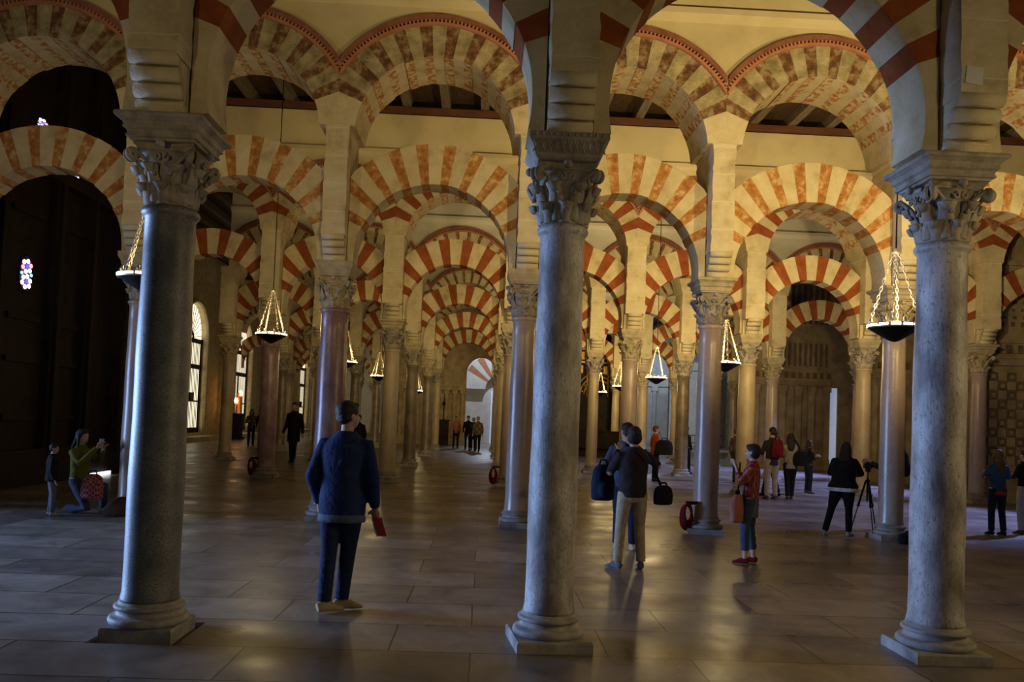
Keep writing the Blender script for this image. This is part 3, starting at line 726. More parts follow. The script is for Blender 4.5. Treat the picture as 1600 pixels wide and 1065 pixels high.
lamps=[((4.74,9.5,2.87),'largest lit hanging dish lamp, left of the blotchy grey front column',26),
((-4.24,16.5,3.10),'lit hanging dish lamp in front of the dark purple column on the left',30),
((4.80,16.5,2.90),'hanging dish lamp half behind the mottled rose column',60),
((4.85,23.4,2.93),'hanging dish lamp with bright rim between brown and rose columns in the right nave',60),
((4.95,30.1,2.94),'small hanging lamp half behind the brownish rose column',60),
((-3.90,23.4,3.02),'hanging dish lamp beside the polished purple column',30),
((-3.82,30.1,2.96),'small hanging lamp left of the brown streaked column',30),
((-3.53,43.9,2.87),'small hanging lamp left of the central aisle far back',30),
((5.17,37.0,2.94),'smallest hanging lamp just right of the pale blue grey front column',60),
((-3.88,9.5,3.07),'hanging dish lamp half behind the dark speckled granite column',8)]
for (loc,lab,e) in lamps:
    t=thing('hanging_lamp',lab,'lamp',loc,random.uniform(0,1.5),'hanging dish lamps in the naves')
    obj('bowl',LM[0],parent=t); obj('rim',LM[1],parent=t); obj('light_band',LM[2],parent=t); obj('boss',LM[4],parent=t); [obj('oil_cup',c_,parent=t) for c_ in LM[5]]
    for c in LM[3]: obj('chain',c,parent=t)
    mb=MB(); mb.tube([(0,0,.90),(0,0,9.2-loc[2])],.010,6); obj('cable',mb.mesh('cable',M['iron']),parent=t)
    point('lamp_light',(loc[0],loc[1],loc[2]+.22),e,WARM,.10)
# ------------------------------------------------------------------ people
M['skin']=plain('skin',(.50,.30,.20),.55,0,.35)
M['skinpale']=plain('pale_skin',(.58,.38,.28),.55,0,.35)
M['lip']=plain('lips',(.40,.16,.13),.5)
M['eye']=plain('eye',(.05,.035,.03),.2,0,.6)
M['hairdark']=plain('dark_hair',(.025,.016,.012),.55,0,.3,bump=(60,.6))
M['hairbrown']=plain('brown_hair',(.09,.045,.025),.55,0,.3,bump=(60,.6))
M['hairred']=plain('auburn_hair',(.16,.05,.025),.55,0,.3,bump=(60,.6))
M['hairgrey']=plain('grey_hair',(.28,.25,.22),.6,0,.3,bump=(60,.6))
CL={k:cloth('cloth_'+k,c) for k,c in dict(navy=(.018,.032,.085),denim=(.018,.027,.062),black=(.012,.011,.012),charcoal=(.035,.028,.030),brown=(.045,.030,.028),khaki=(.42,.34,.22),beige=(.36,.29,.22),
 blue=(.03,.07,.20),red=(.40,.03,.02),orange=(.40,.07,.02),greyblue=(.13,.14,.16),white=(.70,.68,.62),yellowgreen=(.13,.13,.02),slate=(.055,.075,.12),pale=(.40,.40,.38),rose=(.42,.16,.12),bag=(.014,.022,.042),darkred=(.17,.010,.014),umberc=(.10,.06,.04),tanshoe=(.45,.33,.15),skyj=(.10,.12,.16)).items()}
def checkmat(name,c1,c2,sc1):
    m,nt,b=mat(name); tc=N(nt,'ShaderNodeTexCoord'); ck=N(nt,'ShaderNodeTexChecker',Scale=sc1); nt.links.new(tc.outputs['Object'],ck.inputs['Vector'])
    ck.inputs['Color1'].default_value=(*c1,1); ck.inputs['Color2'].default_value=(*c2,1)
    w1=N(nt,'ShaderNodeTexWave',Scale=sc1*.6); nt.links.new(tc.outputs['Object'],w1.inputs['Vector'])
    mx=N(nt,'ShaderNodeMix',data_type='RGBA'); nt.links.new(w1.outputs['Fac'],mx.inputs[0]); nt.links.new(ck.outputs['Color'],mx.inputs[6]); mx.inputs[7].default_value=(c1[0]*.5,c1[1]*.4,c1[2]*.4,1)
    nt.links.new(mx.outputs[2],b.inputs['Base Color']); b.inputs['Roughness'].default_value=.85; return m
CL['plaid']=checkmat('red_plaid_cloth',(.40,.04,.03),(.34,.20,.16),14)
CL['spotted']=checkmat('red_white_patterned_cloth',(.40,.02,.04),(.40,.36,.36),26)
CL['stripe']=checkmat('striped_knit',(.20,.16,.10),(.03,.03,.035),7)
def remesh(mb,name,mt,vox,smooth=6,sub=False):
    me=mb.mesh(name+'_src',mt); o=bpy.data.objects.new('tmp',me); COL.objects.link(o)
    r=o.modifiers.new('r','REMESH'); r.mode='VOXEL'; r.voxel_size=vox; r.use_smooth_shade=True
    s=o.modifiers.new('s','SMOOTH'); s.factor=.5; s.iterations=smooth
    dg=bpy.context.evaluated_depsgraph_get(); dg.update(); out=bpy.data.meshes.new_from_object(o.evaluated_get(dg)); out.name=name
    bpy.data.objects.remove(o,do_unlink=True); bpy.data.meshes.remove(me)
    out.materials.clear(); out.materials.append(mt)
    return out
def hand(mb,w,d,side_,H,curl=.5,pd=None):
    """palm at wrist w along direction d; pd palm-normal; thumb on the side"""
    w=Vector(w); d=Vector(d).normalized(); pn=Vector(pd or (0,1,0)); pn=(pn-d*pn.dot(d))
    if pn.length<.1: pn=d.orthogonal()
    pn.normalize(); sd=d.cross(pn)*side_
    k=H/1.7
    mb.tube([w-d*.01*k,w+d*.03*k,w+d*.085*k,w+d*.10*k],[(.017*k,.024*k),(.016*k,.034*k),(.015*k,.040*k),(.010*k,.034*k)],10,flat=pn)
    for q,(off,L) in enumerate(((-.029,.058),(-.010,.070),(.010,.075),(.029,.066))):
        b=w+d*.090*k+sd*(off*k); p=[b]; a=.15
        for s in range(3):
            a+=curl*(.55+.1*q); p.append(p[-1]+(d*math.cos(a)+pn*math.sin(a))*(L*k*(.45,.32,.26)[s]))
        mb.tube(p,[.0095*k,.009*k,.0083*k,.007*k],7)
    b=w+d*.028*k+sd*(.030*k); p=[b,b+(d*.6+sd*.75+pn*.2).normalized()*.035*k,b+(d*.6+sd*.75+pn*.2).normalized()*.035*k+(d*.9+sd*.15+pn*.5).normalized()*.030*k]
    p.append(p[-1]+(d*.9+pn*.6).normalized()*.022*k)
    mb.tube(p,[.013*k,.011*k,.0095*k,.008*k],7)
def person(label,loc,rot,H,top='navy',legs='denim',shoes='black',hair='hairdark',hstyle='short',lean=(0,0),hands=None,elbows=None,feet=((-.06,0),(.06,0)),knees=None,
           hip=.53,head=0.0,tilt=0.0,topL=.47,legL=.05,sleeve=1.0,bulk=1.0,hipw=1.0,skin='skin',hem=None,vox=.014,twist=0,shoeL=1.0,group=None,curl=.5,footrot=(0,0),flat=False,cat='person'):
    t=thing('person',label,cat,(loc[0],loc[1],0),math.radians(rot),group)
    h=H; vb=vox
    dz=(hip-.53)*h; lx,ly=lean
    def T(x,y,z):          # torso point (fractions) -> metres, leaning about the hips
        zz=max(0,z-.53); return Vector((x*h+lx*zz*h,y*h+ly*zz*h,z*h+dz-(lx*lx+ly*ly)*.35*zz*h))
    hc=T(0,.012,.925)
    sh=[T(-.100,0,.787),T(.100,0,.787)]
    if elbows is None: elbows=[(-.135,-.02,.63),(.135,-.02,.63)]
    if hands is None: hands=[(-.14,.03,.49),(.14,.03,.49)]
    el=[T(*e) for e in elbows]; wr=[T(*e) for e in hands]
    hj=[Vector((-.052*h,0,.52*h+dz)),Vector((.052*h,0,.52*h+dz))]
    an=[Vector((f[0]*h,f[1]*h,(.048+(f[2] if len(f)>2 else 0))*h)) for f in feet]
    if knees is None: kn=[hj[s].lerp(an[s],.5)+Vector((0,.018*h,.01*h)) for s in (0,1)]
    else: kn=[Vector((k[0]*h,k[1]*h,k[2]*h)) for k in knees]
    # body, one continuous surface
    mb=MB()
    prof=[(.50,.080,.058),(.55,.090,.064),(.62,.076,.055),(.70,.086,.060),(.77,.098,.058),(.80,.092,.048),(.825,.055,.040)]
    mb.rings([(*T(0,0,z)[:2],T(0,0,z).z,rx*h*bulk,ry*h*bulk) for z,rx,ry in prof],20)
    mb.tube([T(0,-.004,.81),T(0,.0,.845),T(0,.006,.885)],[.036*h,.031*h,.031*h],12)
    ca,sa=math.cos(head),math.sin(head)
    R3=Matrix.Rotation(head,3,'Z')@Matrix.Rotation(tilt,3,'X')
    def Hd(x,y,z): return hc+R3@Vector((x*h,y*h,z*h))
    mb.ell(Hd(0,-.006,.014),(.044*h,.054*h,.052*h),18,14,rot=R3)
    mb.ell(Hd(0,.012,-.022),(.036*h,.040*h,.043*h),16,12,rot=R3)
    mb.ell(Hd(0,.030,-.046),(.018*h,.018*h,.014*h),10,8,rot=R3)
    mb.tube([Hd(0,.046,.006),Hd(0,.058,-.014),Hd(0,.052,-.020)],[.006*h,.010*h,.007*h],8)
    for s in (-1,1):
        mb.ell(Hd(s*.045,-.004,-.006),(.006*h,.013*h,.019*h),8,6,rot=R3)
        mb.ell(Hd(s*.018,.044,.012),(.013*h,.007*h,.005*h),8,6,rot=R3)
    for s in (0,1):
        sg=-1 if s==0 else 1
        mb.tube([sh[s]+Vector((-sg*.03*h,0,0)),sh[s],el[s],wr[s]],[.030*h,.031*h,.022*h,.0155*h],10)
        hand(mb,wr[s],(wr[s]-el[s]),-sg if not flat else sg,h,curl)
        mb.tube([hj[s]+Vector((0,0,.03*h)),hj[s],hj[s].lerp(kn[s],.5),kn[s],kn[s].lerp(an[s],.35)+Vector((0,-.006*h,0)),an[s]],[.048*h,.052*h,.043*h,.030*h,.031*h,.019*h],12)
        fr=math.radians(footrot[s]); fd=Vector((-math.sin(fr),math.cos(fr),0))
        mb.tube([an[s]-fd*.022*h-Vector((0,0,.02*h)),an[s]-Vector((0,0,.018*h)),an[s]+fd*.06*h-Vector((0,0,.03*h)),an[s]+fd*.085*h-Vector((0,0,.033*h))],[(.020*h,.020*h),(.022*h,.022*h),(.014*h,.026*h),(.010*h,.022*h)],10,flat=(0,0,1))
    obj('body',remesh(mb,'body',M[skin],min(vb,.011) ,3),parent=t)
    # face details
    e=MB()
    for s in (-1,1): e.ell(Hd(s*.018,.0465,.003),(.0065*h,.004*h,.0048*h),8,6,rot=R3)
    obj('eyes',e.mesh('eyes',M['eye']),parent=t)
    e=MB(); e.ell(Hd(0,.050,-.034),(.012*h,.005*h,.004*h),8,6,rot=R3); obj('mouth',e.mesh('mouth',M['lip']),parent=t)
    # hair
    mb=MB()
    mb.ell(Hd(0,-.012,.022),(.050*h,.058*h,.052*h),18,14,rot=R3)
    if hstyle=='short':
        mb.ell(Hd(0,-.028,-.006),(.046*h,.036*h,.040*h),14,10,rot=R3); mb.ell(Hd(0,.022,.052),(.034*h,.028*h,.014*h),10,8,rot=R3)
    elif hstyle=='bob':
        mb.ell(Hd(0,-.020,-.010),(.054*h,.046*h,.052*h),14,10,rot=R3); mb.ell(Hd(0,.026,.046),(.040*h,.026*h,.020*h),10,8,rot=R3)
    elif hstyle=='long':
        mb.tube([Hd(0,-.02,.03),Hd(0,-.036,-.03),T(0,-.050,.84),T(0,-.060,.77),T(0,-.060,.72)],[(.040*h,.048*h),(.028*h,.056*h),(.022*h,.060*h),(.020*h,.052*h),(.010*h,.030*h)],14,flat=(0,1,0)); mb.ell(Hd(0,.022,.050),(.036*h,.028*h,.016*h),10,8,rot=R3)
        for s in (-1,1): mb.tube([Hd(s*.044,.0,.02),Hd(s*.050,.002,-.04),T(s*.050,.01,.82)],[.014*h,.016*h,.010*h],8)
    elif hstyle=='bun': mb.ell(Hd(0,-.062,.03),(.022*h,.022*h,.022*h),10,8,rot=R3)
    obj('hair',remesh(mb,'hair',M[hair],max(.009,vb*.8),2),parent=t)
    # upper garment
    mb=MB(); b=bulk
    pr=[(topL,.092*hipw,.070),(topL+.03,.094*hipw,.072),(.58,.092,.068),(.64,.092,.064),(.70,.098,.068),(.755,.100,.068),(.79,.094,.060),(.818,.066,.052),(.845,.042,.044)]
    pr=[p for i,p in enumerate(pr) if i<2 or p[0]>topL+.05]
    mb.rings([(T(0,0,z).x,T(0,0,z).y,T(0,0,z).z,rx*h*b,ry*h*b) for z,rx,ry in pr],24)
    for s in (0,1):
        sg=-1 if s==0 else 1; endp=el[s].lerp(wr[s],(sleeve-.5)*2*.97) if sleeve>.5 else sh[s].lerp(el[s],sleeve*2)
        pts=[sh[s]+Vector((-sg*.05*h,0,0)),sh[s],sh[s].lerp(el[s],.5)]; rad=[.034*h,.036*h,.033*h]
        if sleeve>.5: pts+=[el[s],endp]; rad+=[.031*h,.024*h]
        else: pts+=[endp]; rad+=[.035*h]
        mb.tube(pts,[r*(.55+.45*b) for r in rad],12)
    # folds
    rg=random.Random(label)
    for q in range(7):
        a=rg.uniform(0,2*PI); z=rg.uniform(topL+.03,.70); z2=z+.10
        mb.tube([T(.088*b*math.cos(a),.066*b*math.sin(a),z),T(.088*b*math.cos(a+.5),.064*b*math.sin(a+.5),z2)],.010*h,6)
    o=obj('jacket',remesh(mb,'jacket',CL[top],vb,11),parent=t)
    mb=MB(); mb.tube([T(0,.006,.838)+Vector((.040*h*math.cos(2*PI*k/16),.040*h*math.sin(2*PI*k/16),.004*h)) for k in range(17)],.010*h,6); obj('collar',mb.mesh('collar',CL[top]),parent=t)
    if hem:
        mb=MB(); za=topL-.03
        mb.rings([(T(0,0,z).x,T(0,0,z).y,(z*h+dz),rx*h*b*hipw,ry*h*b) for z,rx,ry in ((za,.093,.071),(za+.015,.095,.073),(topL+.01,.090,.068))],24); obj('shirt_hem',mb.mesh('hem',CL[hem]),parent=t)
    # trousers
    mb=MB(); 
    mb.rings([(0,0,z*h+dz,rx*h*hipw,ry*h*(.6+.4*hipw)) for z,rx,ry in ((.465,.070,.055),(.49,.092,.066),(.54,.096,.070),(.60,.086,.062))],20)
    for s in (0,1):
        end=kn[s].lerp(an[s],(1.06-legL*1.6)); 
        mb.tube([hj[s]+Vector((0,0,.02*h)),hj[s],hj[s].lerp(kn[s],.5),kn[s],kn[s].lerp(an[s],.5),end],[.052*h*hipw,.056*h*hipw,.049*h*hipw,.039*h,.036*h,.034*h],14)
        for q in range(3):
            c=kn[s].lerp(end,.25+.3*q); mb.tube([c+Vector((-.03*h,-.02*h,0)),c+Vector((.0,-.036*h,.012*h)),c+Vector((.03*h,-.02*h,-.004*h))],.006*h,6)
    obj('trousers',remesh(mb,'trousers',CL[legs],vb,4),parent=t)
    for s in (0,1):
        mb=MB(); fr=math.radians(footrot[s]); fd=Vector((-math.sin(fr),math.cos(fr),0)); a=an[s]; Z=lambda z: Vector((0,0,z*h))
        mb.tube([a-fd*.034*h-Z(.022),a-fd*.01*h-Z(.016),a+fd*.03*h-Z(.020),a+fd*.065*h-Z(.030),a+fd*.095*h-Z(.035),a+fd*.103*h-Z(.039)],[(.022*h,.020*h),(.028*h,.023*h),(.025*h,.024*h),(.016*h,.027*h),(.010*h,.023*h),(.005*h,.012*h)],14,flat=(0,0,1))
        so=obj('shoe',remesh(mb,'shoe',CL[shoes],min(vb,.010),2),parent=t)
    return t,T,h,el,wr,hc
def strap(t,pts,r,mt,nm='strap'):
    mb=MB(); mb.tube(pts,[(r*.3,r)]*len(pts),8); obj(nm,mb.mesh(nm,mt),parent=t)
def bag(label,cat,loc,rz,size,mk,straps=(),style='tote'):
    t=thing({'pack':'backpack','tote':'shoulder_bag'}.get(style,'bag'),label,cat,loc,math.radians(rz))
    w,d,h=size; mb=MB()
    mb.rings([(0,0,0,w*.40,d*.40),(0,0,h*.05,w*.5,d*.5),(0,0,h*.5,w*.52,d*.52),(0,0,h*.85,w*.44,d*.42),(0,0,h,w*.25,d*.2)],20)
    if style=='pack': mb.ell((0,-d*.45,h*.3),(w*.34,d*.3,h*.24),12,8)
    obj('bag_body',remesh(mb,'bag',CL[mk],.014,3),parent=t)
    mb=MB(); mb.tube([(-w*.2,0,h*.95),(-w*.12,0,h*1.12),(w*.12,0,h*1.12),(w*.2,0,h*.95)],.012,6); obj('handle',mb.mesh('handle',CL['black']),parent=t)
    for s in straps: strap(t,s,.02,CL['black'])
    return t
# man in the foreground, seen from behind, head turned to the right
p=person('man in a navy jacket and jeans seen from behind, red booklet in right hand',(-1.14,6.98),-6,1.75,top='navy',legs='denim',shoes='tanshoe',hair='hairdark',hstyle='short',head=-.75,
   elbows=[(-.150,-.02,.635),(.145,-.03,.63)],hands=[(-.125,.05,.50),(.150,.035,.49)],feet=((-.055,-.04),(.005,.04)),footrot=(-50,-65),topL=.455,bulk=1.18,hipw=1.02,hem='skyj',vox=.011,curl=.75,lean=(.02,.01))
t,T,h,el,wr,hc=p
bk=tag(obj('booklet',None,(0,0,0)),'dark red booklet in the right hand of the man in navy','booklet')
mb=MB(); mb.box(-.006,.006,-.055,.055,-.16,.0); mb.box(.006,.009,-.057,.057,-.162,.002,1); mb.box(-.009,-.006,-.057,.057,-.162,.002,1)
obj('pages',mb.mesh('booklet',[CL['white'],CL['darkred']]),parent=bk)
mw_=Matrix.Translation((-1.14,6.98,0))@Matrix.Rotation(math.radians(-6),4,'Z'); q=mw_@(wr[1]+Vector((.010,.025,-.085))); bk.location=q; bk.rotation_euler=(math.radians(-8),math.radians(-28),math.radians(-30))
# couple in the middle
p=person('person in a dark brown jacket and khaki trousers taking a photograph',(1.72,9.40),8,1.62,top='charcoal',legs='khaki',shoes='greyblue',hair='hairdark',hstyle='bob',
   elbows=[(-.16,.03,.66),(.21,.06,.715)],hands=[(-.06,.17,.82),(.05,.18,.86)],feet=((-.095,0),(.075,0)),footrot=(35,-10),topL=.50,bulk=1.08,vox=.012)
cm_=tag(obj('camera_in_hands',None,(1.76-.03,9.40+.34,1.40)),'small dark camera held up by the person in khaki trousers','camera')
mb=MB(); mb.box(-.05,.05,-.015,.015,-.03,.03); obj('camera_body',mb.mesh('cam',M['iron']),parent=cm_)
mb=MB(); mb.tube([(0,.015,0),(0,.05,0)],.022,14); obj('camera_lens',mb.mesh('lens',M['iron']),parent=cm_)
bag('black shoulder bag at the right hip of the person in khaki trousers','bag',(2.06,9.36,.74),20,(.24,.13,.22),'black',[[(-.02,.02,.2),(-.16,-.02,.44),(-.28,-.05,.62)]])
p=person('person in dark blue clothes standing beyond the one in khaki trousers',(1.86,10.75),-25,1.66,top='slate',legs='denim',shoes='white',hair='hairdark',hstyle='short',head=.9,
   hands=[(-.17,.04,.52),(.10,.10,.62)],elbows=[(-.16,-.02,.64),(.15,-.02,.64)],feet=((-.05,0),(.07,.03)),topL=.49,vox=.014)
bag('blue and black backpack hanging left of the person in khaki trousers','backpack',(1.43,9.75,.73),15,(.28,.20,.42),'bag',[[(.1,.02,.36),(.14,.02,.5),(.22,.0,.62)]],style='pack')
# boy-sized figure in plaid
p=person('person in a red plaid shirt and rolled jeans, hands raised to the mouth',(3.28,10.06),62,1.46,top='plaid',legs='slate',shoes='darkred',hair='hairdark',hstyle='bob',skin='skinpale',
   elbows=[(-.12,.06,.66),(.12,.07,.66)],hands=[(-.03,.13,.80),(.02,.13,.78)],feet=((-.06,.02),(.05,-.03)),topL=.50,legL=.20,sleeve=.85,vox=.012,lean=(0,-.05))
bag('orange and brown cloth shoulder bag of the person in plaid','bag',(3.10,9.98,.50),50,(.26,.14,.34),'rose',[[(0,0,.3),(.03,.0,.5),(.10,.02,.72)]])
mb=MB(); mb.rings([(0,0,.56,.125,.10),(0,0,.75,.13,.105),(0,0,.93,.125,.10)],20); o=obj('vest',remesh(mb,'vest',CL['greyblue'],.014,3),parent=p[0])
# woman in black with tripod
p=person('person in black with long hair bending beside the tripod',(5.68,12.92),-32,1.50,top='black',legs='black',shoes='pale',hair='hairdark',hstyle='long',bulk=1.32,hipw=1.25,hem='white',topL=.50,
   elbows=[(-.15,.07,.65),(.16,.08,.66)],hands=[(-.05,.20,.66),(.10,.22,.64)],feet=((-.16,-.06),(.06,.04)),footrot=(0,-20),lean=(0,.26),vox=.014,tilt=-.35)
t=thing('tripod','black camera tripod standing beside the person in black','tripod',(6.13,13.05,0))
legs_=[]
for k in range(3):
    a=2*PI*k/3+.5; mb=MB(); f=Vector((.25*math.cos(a),.25*math.sin(a),.012)); tp=Vector((.03*math.cos(a),.03*math.sin(a),.86))
    mb.tube([tp,tp.lerp(f,.45)],.016,8); mb.tube([tp.lerp(f,.43),f],.009,8); mb.tube([tp.lerp(f,.40),tp.lerp(f,.47)],.022,8); obj('leg',mb.mesh('leg',M['iron']),parent=t)
mb=MB(); mb.tube([(0,0,.55),(0,0,1.02)],.014,8); mb.ell((0,0,.87),(.04,.04,.03),10,6); mb.box(-.03,.03,-.03,.03,1.02,1.07); obj('centre_post',mb.mesh('post',M['iron']),parent=t)
mb=MB(); mb.tube([(0,0,1.0),(-.06,-.16,.86)],.008,6); obj('pan_handle',mb.mesh('pan',M['iron']),parent=t)
cb=tag(obj('camera',None,(6.13,13.05,1.07)),'dark camera mounted on the black tripod','camera')
mb=MB(); mb.box(-.06,.06,-.03,.03,0,.085); mb.box(-.02,.02,-.025,.025,.085,.105); obj('camera_body',mb.mesh('cam',M['iron']),parent=cb)
mb=MB(); mb.tube([(0,.03,.042),(0,.11,.042)],.03,14); obj('camera_lens',mb.mesh('lens',M['iron']),parent=cb)
bag('black bag lying on the floor between the two right-hand columns','bag',(6.42,12.35,.0),40,(.34,.22,.16),'black')
person('person holding a lit phone, mostly hidden behind the rose brown column',(6.86,13.9),70,1.58,top='charcoal',legs='black',hair='hairdark',hands=[(-.05,.17,.72),(.04,.17,.70)],elbows=[(-.14,.03,.65),(.14,.03,.65)])
bag('dark backpack worn behind the rose brown column','backpack',(7.14,13.9,.92),75,(.26,.18,.42),'black',style='pack')
person('girl in black with long hair looking down at a phone',(8.42,21.24),-80,1.38,top='black',legs='denim',shoes='umberc',hair='hairdark',hstyle='long',hands=[(-.04,.17,.70),(.04,.17,.69)],elbows=[(-.12,.03,.65),(.12,.03,.65)],tilt=-.2,bulk=.95)
person('person in a beige top, black leggings and brown boots seen from behind',(7.22,19.3),-15,1.56,top='beige',legs='black',shoes='umberc',hair='hairdark',hstyle='long',feet=((-.03,-.02),(.03,.03)),topL=.46,elbows=[(-.15,.02,.66),(.15,.03,.66)],hands=[(-.08,.12,.62),(.10,.12,.62)])
bag('black shoulder bag on the back of the person in the beige top','bag',(7.38,19.1,.80),-20,(.32,.14,.34),'black',[[(0,0,.3),(-.05,.03,.48),(-.14,.05,.6)]])
person('man in dark top and beige trousers with a red backpack',(6.72,19.1),10,1.68,top='charcoal',legs='beige',shoes='umberc',hair='hairdark',hands=[(-.08,.14,.62),(.08,.14,.62)],elbows=[(-.14,.02,.65),(.14,.02,.65)],feet=((-.06,.02),(.05,-.01)),tilt=-.2)
bag('red and black backpack on the man in beige trousers','backpack',(6.76,18.88,.98),8,(.28,.18,.42),'darkred',style='pack')
person('person in dark jeans striding behind the red backpack',(7.05,20.0),80,1.6,top='umberc',legs='denim',hair='hairdark',feet=((-.04,.14),(.05,-.10)))
person('slim person in dark brown standing alone left of the tan column',(7.50,24.4),-60,1.62,top='umberc',legs='brown',hair='hairbrown',bulk=.9,feet=((-.03,0),(.03,0)))
person('person in an orange red shirt facing right, far right of centre',(4.92,23.6),-78,1.60,top='orange',legs='black',hair='hairred',hstyle='short',skin='skinpale',hands=[(-.08,.12,.62),(.12,.10,.62)],feet=((-.03,0),(.03,.02)))
bag('black bag slung over the person in orange red','bag',(5.12,23.35,.78),0,(.50,.22,.42),'black',[[(0,0,.35),(-.1,.05,.55),(-.15,.1,.68)]])
person('slender dark silhouette walking just right of the dark brown column',(6.86,27.9),-60,1.63,top='black',legs='black',hair='hairdark',hstyle='bun',bulk=.85,feet=((-.04,-.04),(.04,.06)))
person('person in a blue denim jacket over red seen from behind, far right',(8.68,13.75),5,1.45,top='blue',legs='denim',shoes='black',hair='hairbrown',hstyle='long',hem='red',topL=.50,elbows=[(-.15,.02,.67),(.16,.02,.67)],hands=[(-.06,.13,.70),(.09,.12,.69)],feet=((-.07,0),(.06,-.03)),vox=.013)
person('person in black top and pale trousers at the right picture edge',(9.32,14.0),20,1.46,top='black',legs='pale',shoes='umberc',hair='hairdark',hstyle='short',feet=((-.06,0),(.05,.02)),elbows=[(-.15,.02,.67),(.16,.02,.67)],hands=[(-.06,.13,.66),(.09,.12,.66)])
person('man in a long black coat walking by the purple columns',(-5.93,26.4),170,1.90,top='black',legs='black',hair='hairdark',bulk=1.15,topL=.34,feet=((-.03,.05),(.03,-.03)),hands=[(-.17,.05,.47),(.17,.05,.47)])
person('person in dark clothes partly hidden behind the man in navy',(-3.65,24.6),160,1.60,top='black',legs='black',hair='hairdark',feet=((-.04,0),(.04,0)))
person('person in a light patterned top before the left gates',(-10.15,36.9),200,1.62,top='stripe',legs='black',hair='hairdark',hstyle='long',hands=[(-.06,.13,.66),(.09,.12,.66)])
person('person in black beside the one in the patterned top',(-9.55,36.4),190,1.68,top='black',legs='black',hair='hairdark')
person('distant person in rose top and dark trousers, leftmost of the aisle group',(-1.37,42.7),185,1.66,top='rose',legs='denim',hair='hairbrown',feet=((-.06,0),(.07,.03)))
person('distant person in a black jacket, second in the aisle group',(-.74,41.4),180,1.70,top='black',legs='denim',hair='hairdark')
person('distant person in black walking, between two others of the aisle group',(-.46,41.0),20,1.62,top='charcoal',legs='black',hair='hairgrey',feet=((-.03,.05),(.04,-.05)))
person('distant person in a striped jumper, nearest of the aisle group',(-.24,39.8),10,1.68,top='stripe',legs='black',hair='hairgrey',bulk=1.15,feet=((-.05,-.04),(.06,.06)))
# children at the left
p=person('small child in a dark jacket and light trousers standing at the far left',(-6.15,12.2),-60,1.04,top='black',legs='greyblue',shoes='pale',hair='hairdark',hstyle='short',topL=.47,bulk=1.2,feet=((-.05,0),(.05,.02)),vox=.012,head=-.3)
p=person('kneeling person in yellow green holding up a phone beside the child',(-6.0,12.7),-108,1.62,top='yellowgreen',legs='slate',shoes='umberc',hair='hairdark',hstyle='long',hip=.30,topL=.47,
   elbows=[(-.13,.10,.69),(.14,.12,.68)],hands=[(-.04,.22,.82),(.05,.23,.84)],knees=[(-.10,.20,.24),(.07,.17,.045)],feet=((-.10,.19,-.01),(.07,-.06,-.005)),skin='skin')
ph=tag(obj('phone',None,(-5.64,12.57,1.04),math.radians(-108)),'pale phone held up by the kneeling person in yellow green','phone')
mb=MB(); mb.box(-.04,.04,-.006,.006,-.07,.07); obj('phone_body',mb.mesh('phone',CL['pale']),parent=ph)
bag('red and white patterned bag in front of the kneeling person','bag',(-5.62,12.3,.25),20,(.30,.18,.36),'spotted')
t=thing('blanket_bundle','orange brown blanket bundle low on the floor right of the kneeling person','blanket',(-5.3,12.5,0))
mb=MB(); mb.rings([(0,0,0,.22,.16),(0,0,.08,.25,.17),(.03,0,.18,.18,.14),(.06,0,.27,.09,.07)],20); obj('blanket',remesh(mb,'blanket',CL['umberc'],.016,4),parent=t)
# red rope loops tied to columns
for (x,y,lab) in ((-5.47,20.1,'red rope coil hanging on the dark purple column'),(3.17,12.65,'red rope coil hanging on the mottled rose column'),(.30,20.05,'red rope coil hanging on the third row column behind the central aisle')):
    t=thing('rope_coil',lab,'rope',(x,y,0))
    for q in range(5):
        mb=MB(); rg=random.Random(q); pts=[(-.01+(.055+.008*q)*math.cos(2*PI*k/18),-.05+.025*q,.32-.02*q+(.13+.014*q)*math.sin(2*PI*k/18)) for k in range(19)]
        mb.tube(pts,.020,8); obj('rope_loop',mb.mesh('loop',CL['darkred']),parent=t)
    mb=MB(); mb.box(-.03,.14,-.03,.03,.44,.49); obj('hook',mb.mesh('hook',M['iron']),parent=t)


# ------------------------------------------------------------------ lights
w=bpy.data.worlds.new('world'); sc.world=w; w.use_nodes=True
w.node_tree.nodes['Background'].inputs[0].default_value=(.45,.60,1,1); w.node_tree.nodes['Background'].inputs[1].default_value=.035
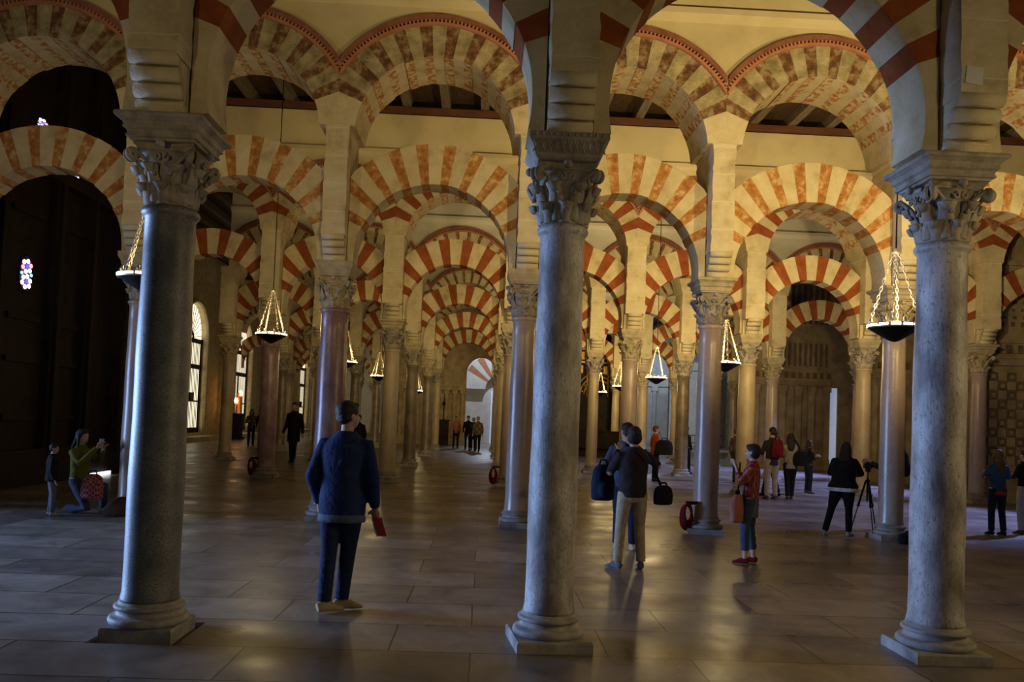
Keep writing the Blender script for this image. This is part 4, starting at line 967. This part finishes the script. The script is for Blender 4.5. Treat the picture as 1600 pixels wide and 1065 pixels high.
# warm floodlights sitting on the imposts, washing the arcade in front of them
def flood(x,y,z,e,tx,ty,tz,ang=120,c=WARM):
    o=point('unseen_flood',(x,y,z),e,c,.10,'SPOT',spot=math.radians(ang))
    d=Vector((tx-x,ty-y,tz-z)); o.rotation_euler=d.to_track_quat('-Z','Y').to_euler(); return o
floods=[
 (-5.3,7.3,4.1,120,-4.5,12.8,7.5),(-.8,7.3,4.1,170,-.8,12.8,7.8),(3.4,7.3,4.1,620,4.0,12.8,7.5),(7.0,7.3,4.1,780,7.2,12.8,7.2),
 (-5.2,14.0,4.2,75,-5.2,20,7.5),(-.8,14.0,4.2,110,-.8,20,7.5),(3.4,14.0,4.2,600,3.4,20,7.2),(7.5,14.0,4.2,760,7.5,20,7.2),
 (-5.2,21.4,4.2,55,-5.2,27,7),(-.8,21.4,4.2,120,-.8,27,7),(4.6,21.4,4.2,600,4.6,27,7),(8.6,21.4,4.2,130,8.6,27,7),
 (-6.2,27.8,4.2,50,-6.2,34,7),(-.8,27.8,4.2,90,-.8,34,7),(5,27.8,4.2,600,5,34,6.5),
 (-6,34.8,4.2,55,-6,40,7),(-.8,34.8,4.2,90,-.8,41,7),(6,34.8,4.2,600,6,41,6.5),
 (-7,41.6,4.2,60,-7,47,7),(-.8,41.6,4.2,90,-1.5,47,4),
 (-9,48.5,4.2,80,-9,54,7),(-9,55.3,4.2,120,-9,61,6),(-9,62.0,3.5,150,-9,70,4),
 # unseen spots added to warm the undersides and the shafts' right flanks
 (7.4,4.4,3.0,190,3.2,6.3,1.6,75),(3.9,4.0,3.0,75,.5,6.3,1.6,50),(1.2,11.8,4.3,30,-2.0,6.2,5.2),
 # unseen spots added near the camera to warm the front piers
 (-2.9,.6,2.0,110,-2.35,5.7,4.9,46),(.2,.6,2.0,60,.5,5.7,4.9,40),(3.9,.4,2.0,170,3.7,5.7,4.9,50)]
for f in floods: flood(*f)
COOL=(.33,.52,1)
point('daylight_left',(-13.2,9.4,1.8),500,COOL,typ='AREA',size=2.6,sz2=5.0,rot=(0,math.radians(-80),math.radians(-14)),spread=math.radians(78))
point('warm_front_a',(-1.5,-1.0,4.4),18,(1,.80,.50),.3)  # unseen warm fills added to lift the front faces
point('warm_front_b',(4.5,-1.0,3.4),30,(1,.80,.50),.3)
point('warm_front_c',(8.5,1.5,4.5),60,WARM,.3)

flood(1.0,49.2,8.3,1000,.9,52.6,3.4,110,(.80,.88,1))  # unseen spots added as daylight for the court and far chapel
flood(.2,51.8,6.0,500,-.3,46.0,0,70,(.65,.78,1))
flood(13.0,50.0,8.3,1500,15.0,60,2.5,110,(.70,.84,1))
flood(10.5,47.0,8.5,900,8.2,38,0,60,(.60,.76,1))
flood(12.5,64.0,8.0,650,12.5,70,2.0,120,(.66,.80,1))

# unseen blue spots added for the daylight patches on the right-hand paving
for (x,y,tx,ty,e,a) in ((13.2,16.6,9.6,16.3,2600,64),(13.8,23.9,9.3,23.7,3600,60),(14.0,30.5,9.6,30.4,4600,60)):
    flood(x,y,5.5,e,tx,ty,0,a,(.30,.39,1))

# ------------------------------------------------------------------ camera
cam=bpy.data.cameras.new('camera'); co=bpy.data.objects.new('camera',cam); COL.objects.link(co); sc.camera=co
F=1300; cam.sensor_width=36; cam.lens=F/1600*36; cam.shift_y=71.65/1600; cam.clip_start=.05; cam.clip_end=300
yaw,pitch,roll=.0329,.0375,-.0385
cy,sy,cp,sp=math.cos(yaw),math.sin(yaw),math.cos(pitch),math.sin(pitch)
fw=Vector((sy*cp,cy*cp,sp)); rt=Vector((cy,-sy,0)); up=rt.cross(fw)
r2=rt*math.cos(roll)-up*math.sin(roll); u2=up*math.cos(roll)+rt*math.sin(roll)
mw=Matrix((( r2.x,u2.x,-fw.x,0),(r2.y,u2.y,-fw.y,0),(r2.z,u2.z,-fw.z,1.65),(0,0,0,1)))
co.matrix_world=mw
vs_=sc.view_settings; vs_.view_transform='Standard'; vs_.look='None'; vs_.gamma=1; vs_.exposure=0; vs_.use_curve_mapping=False
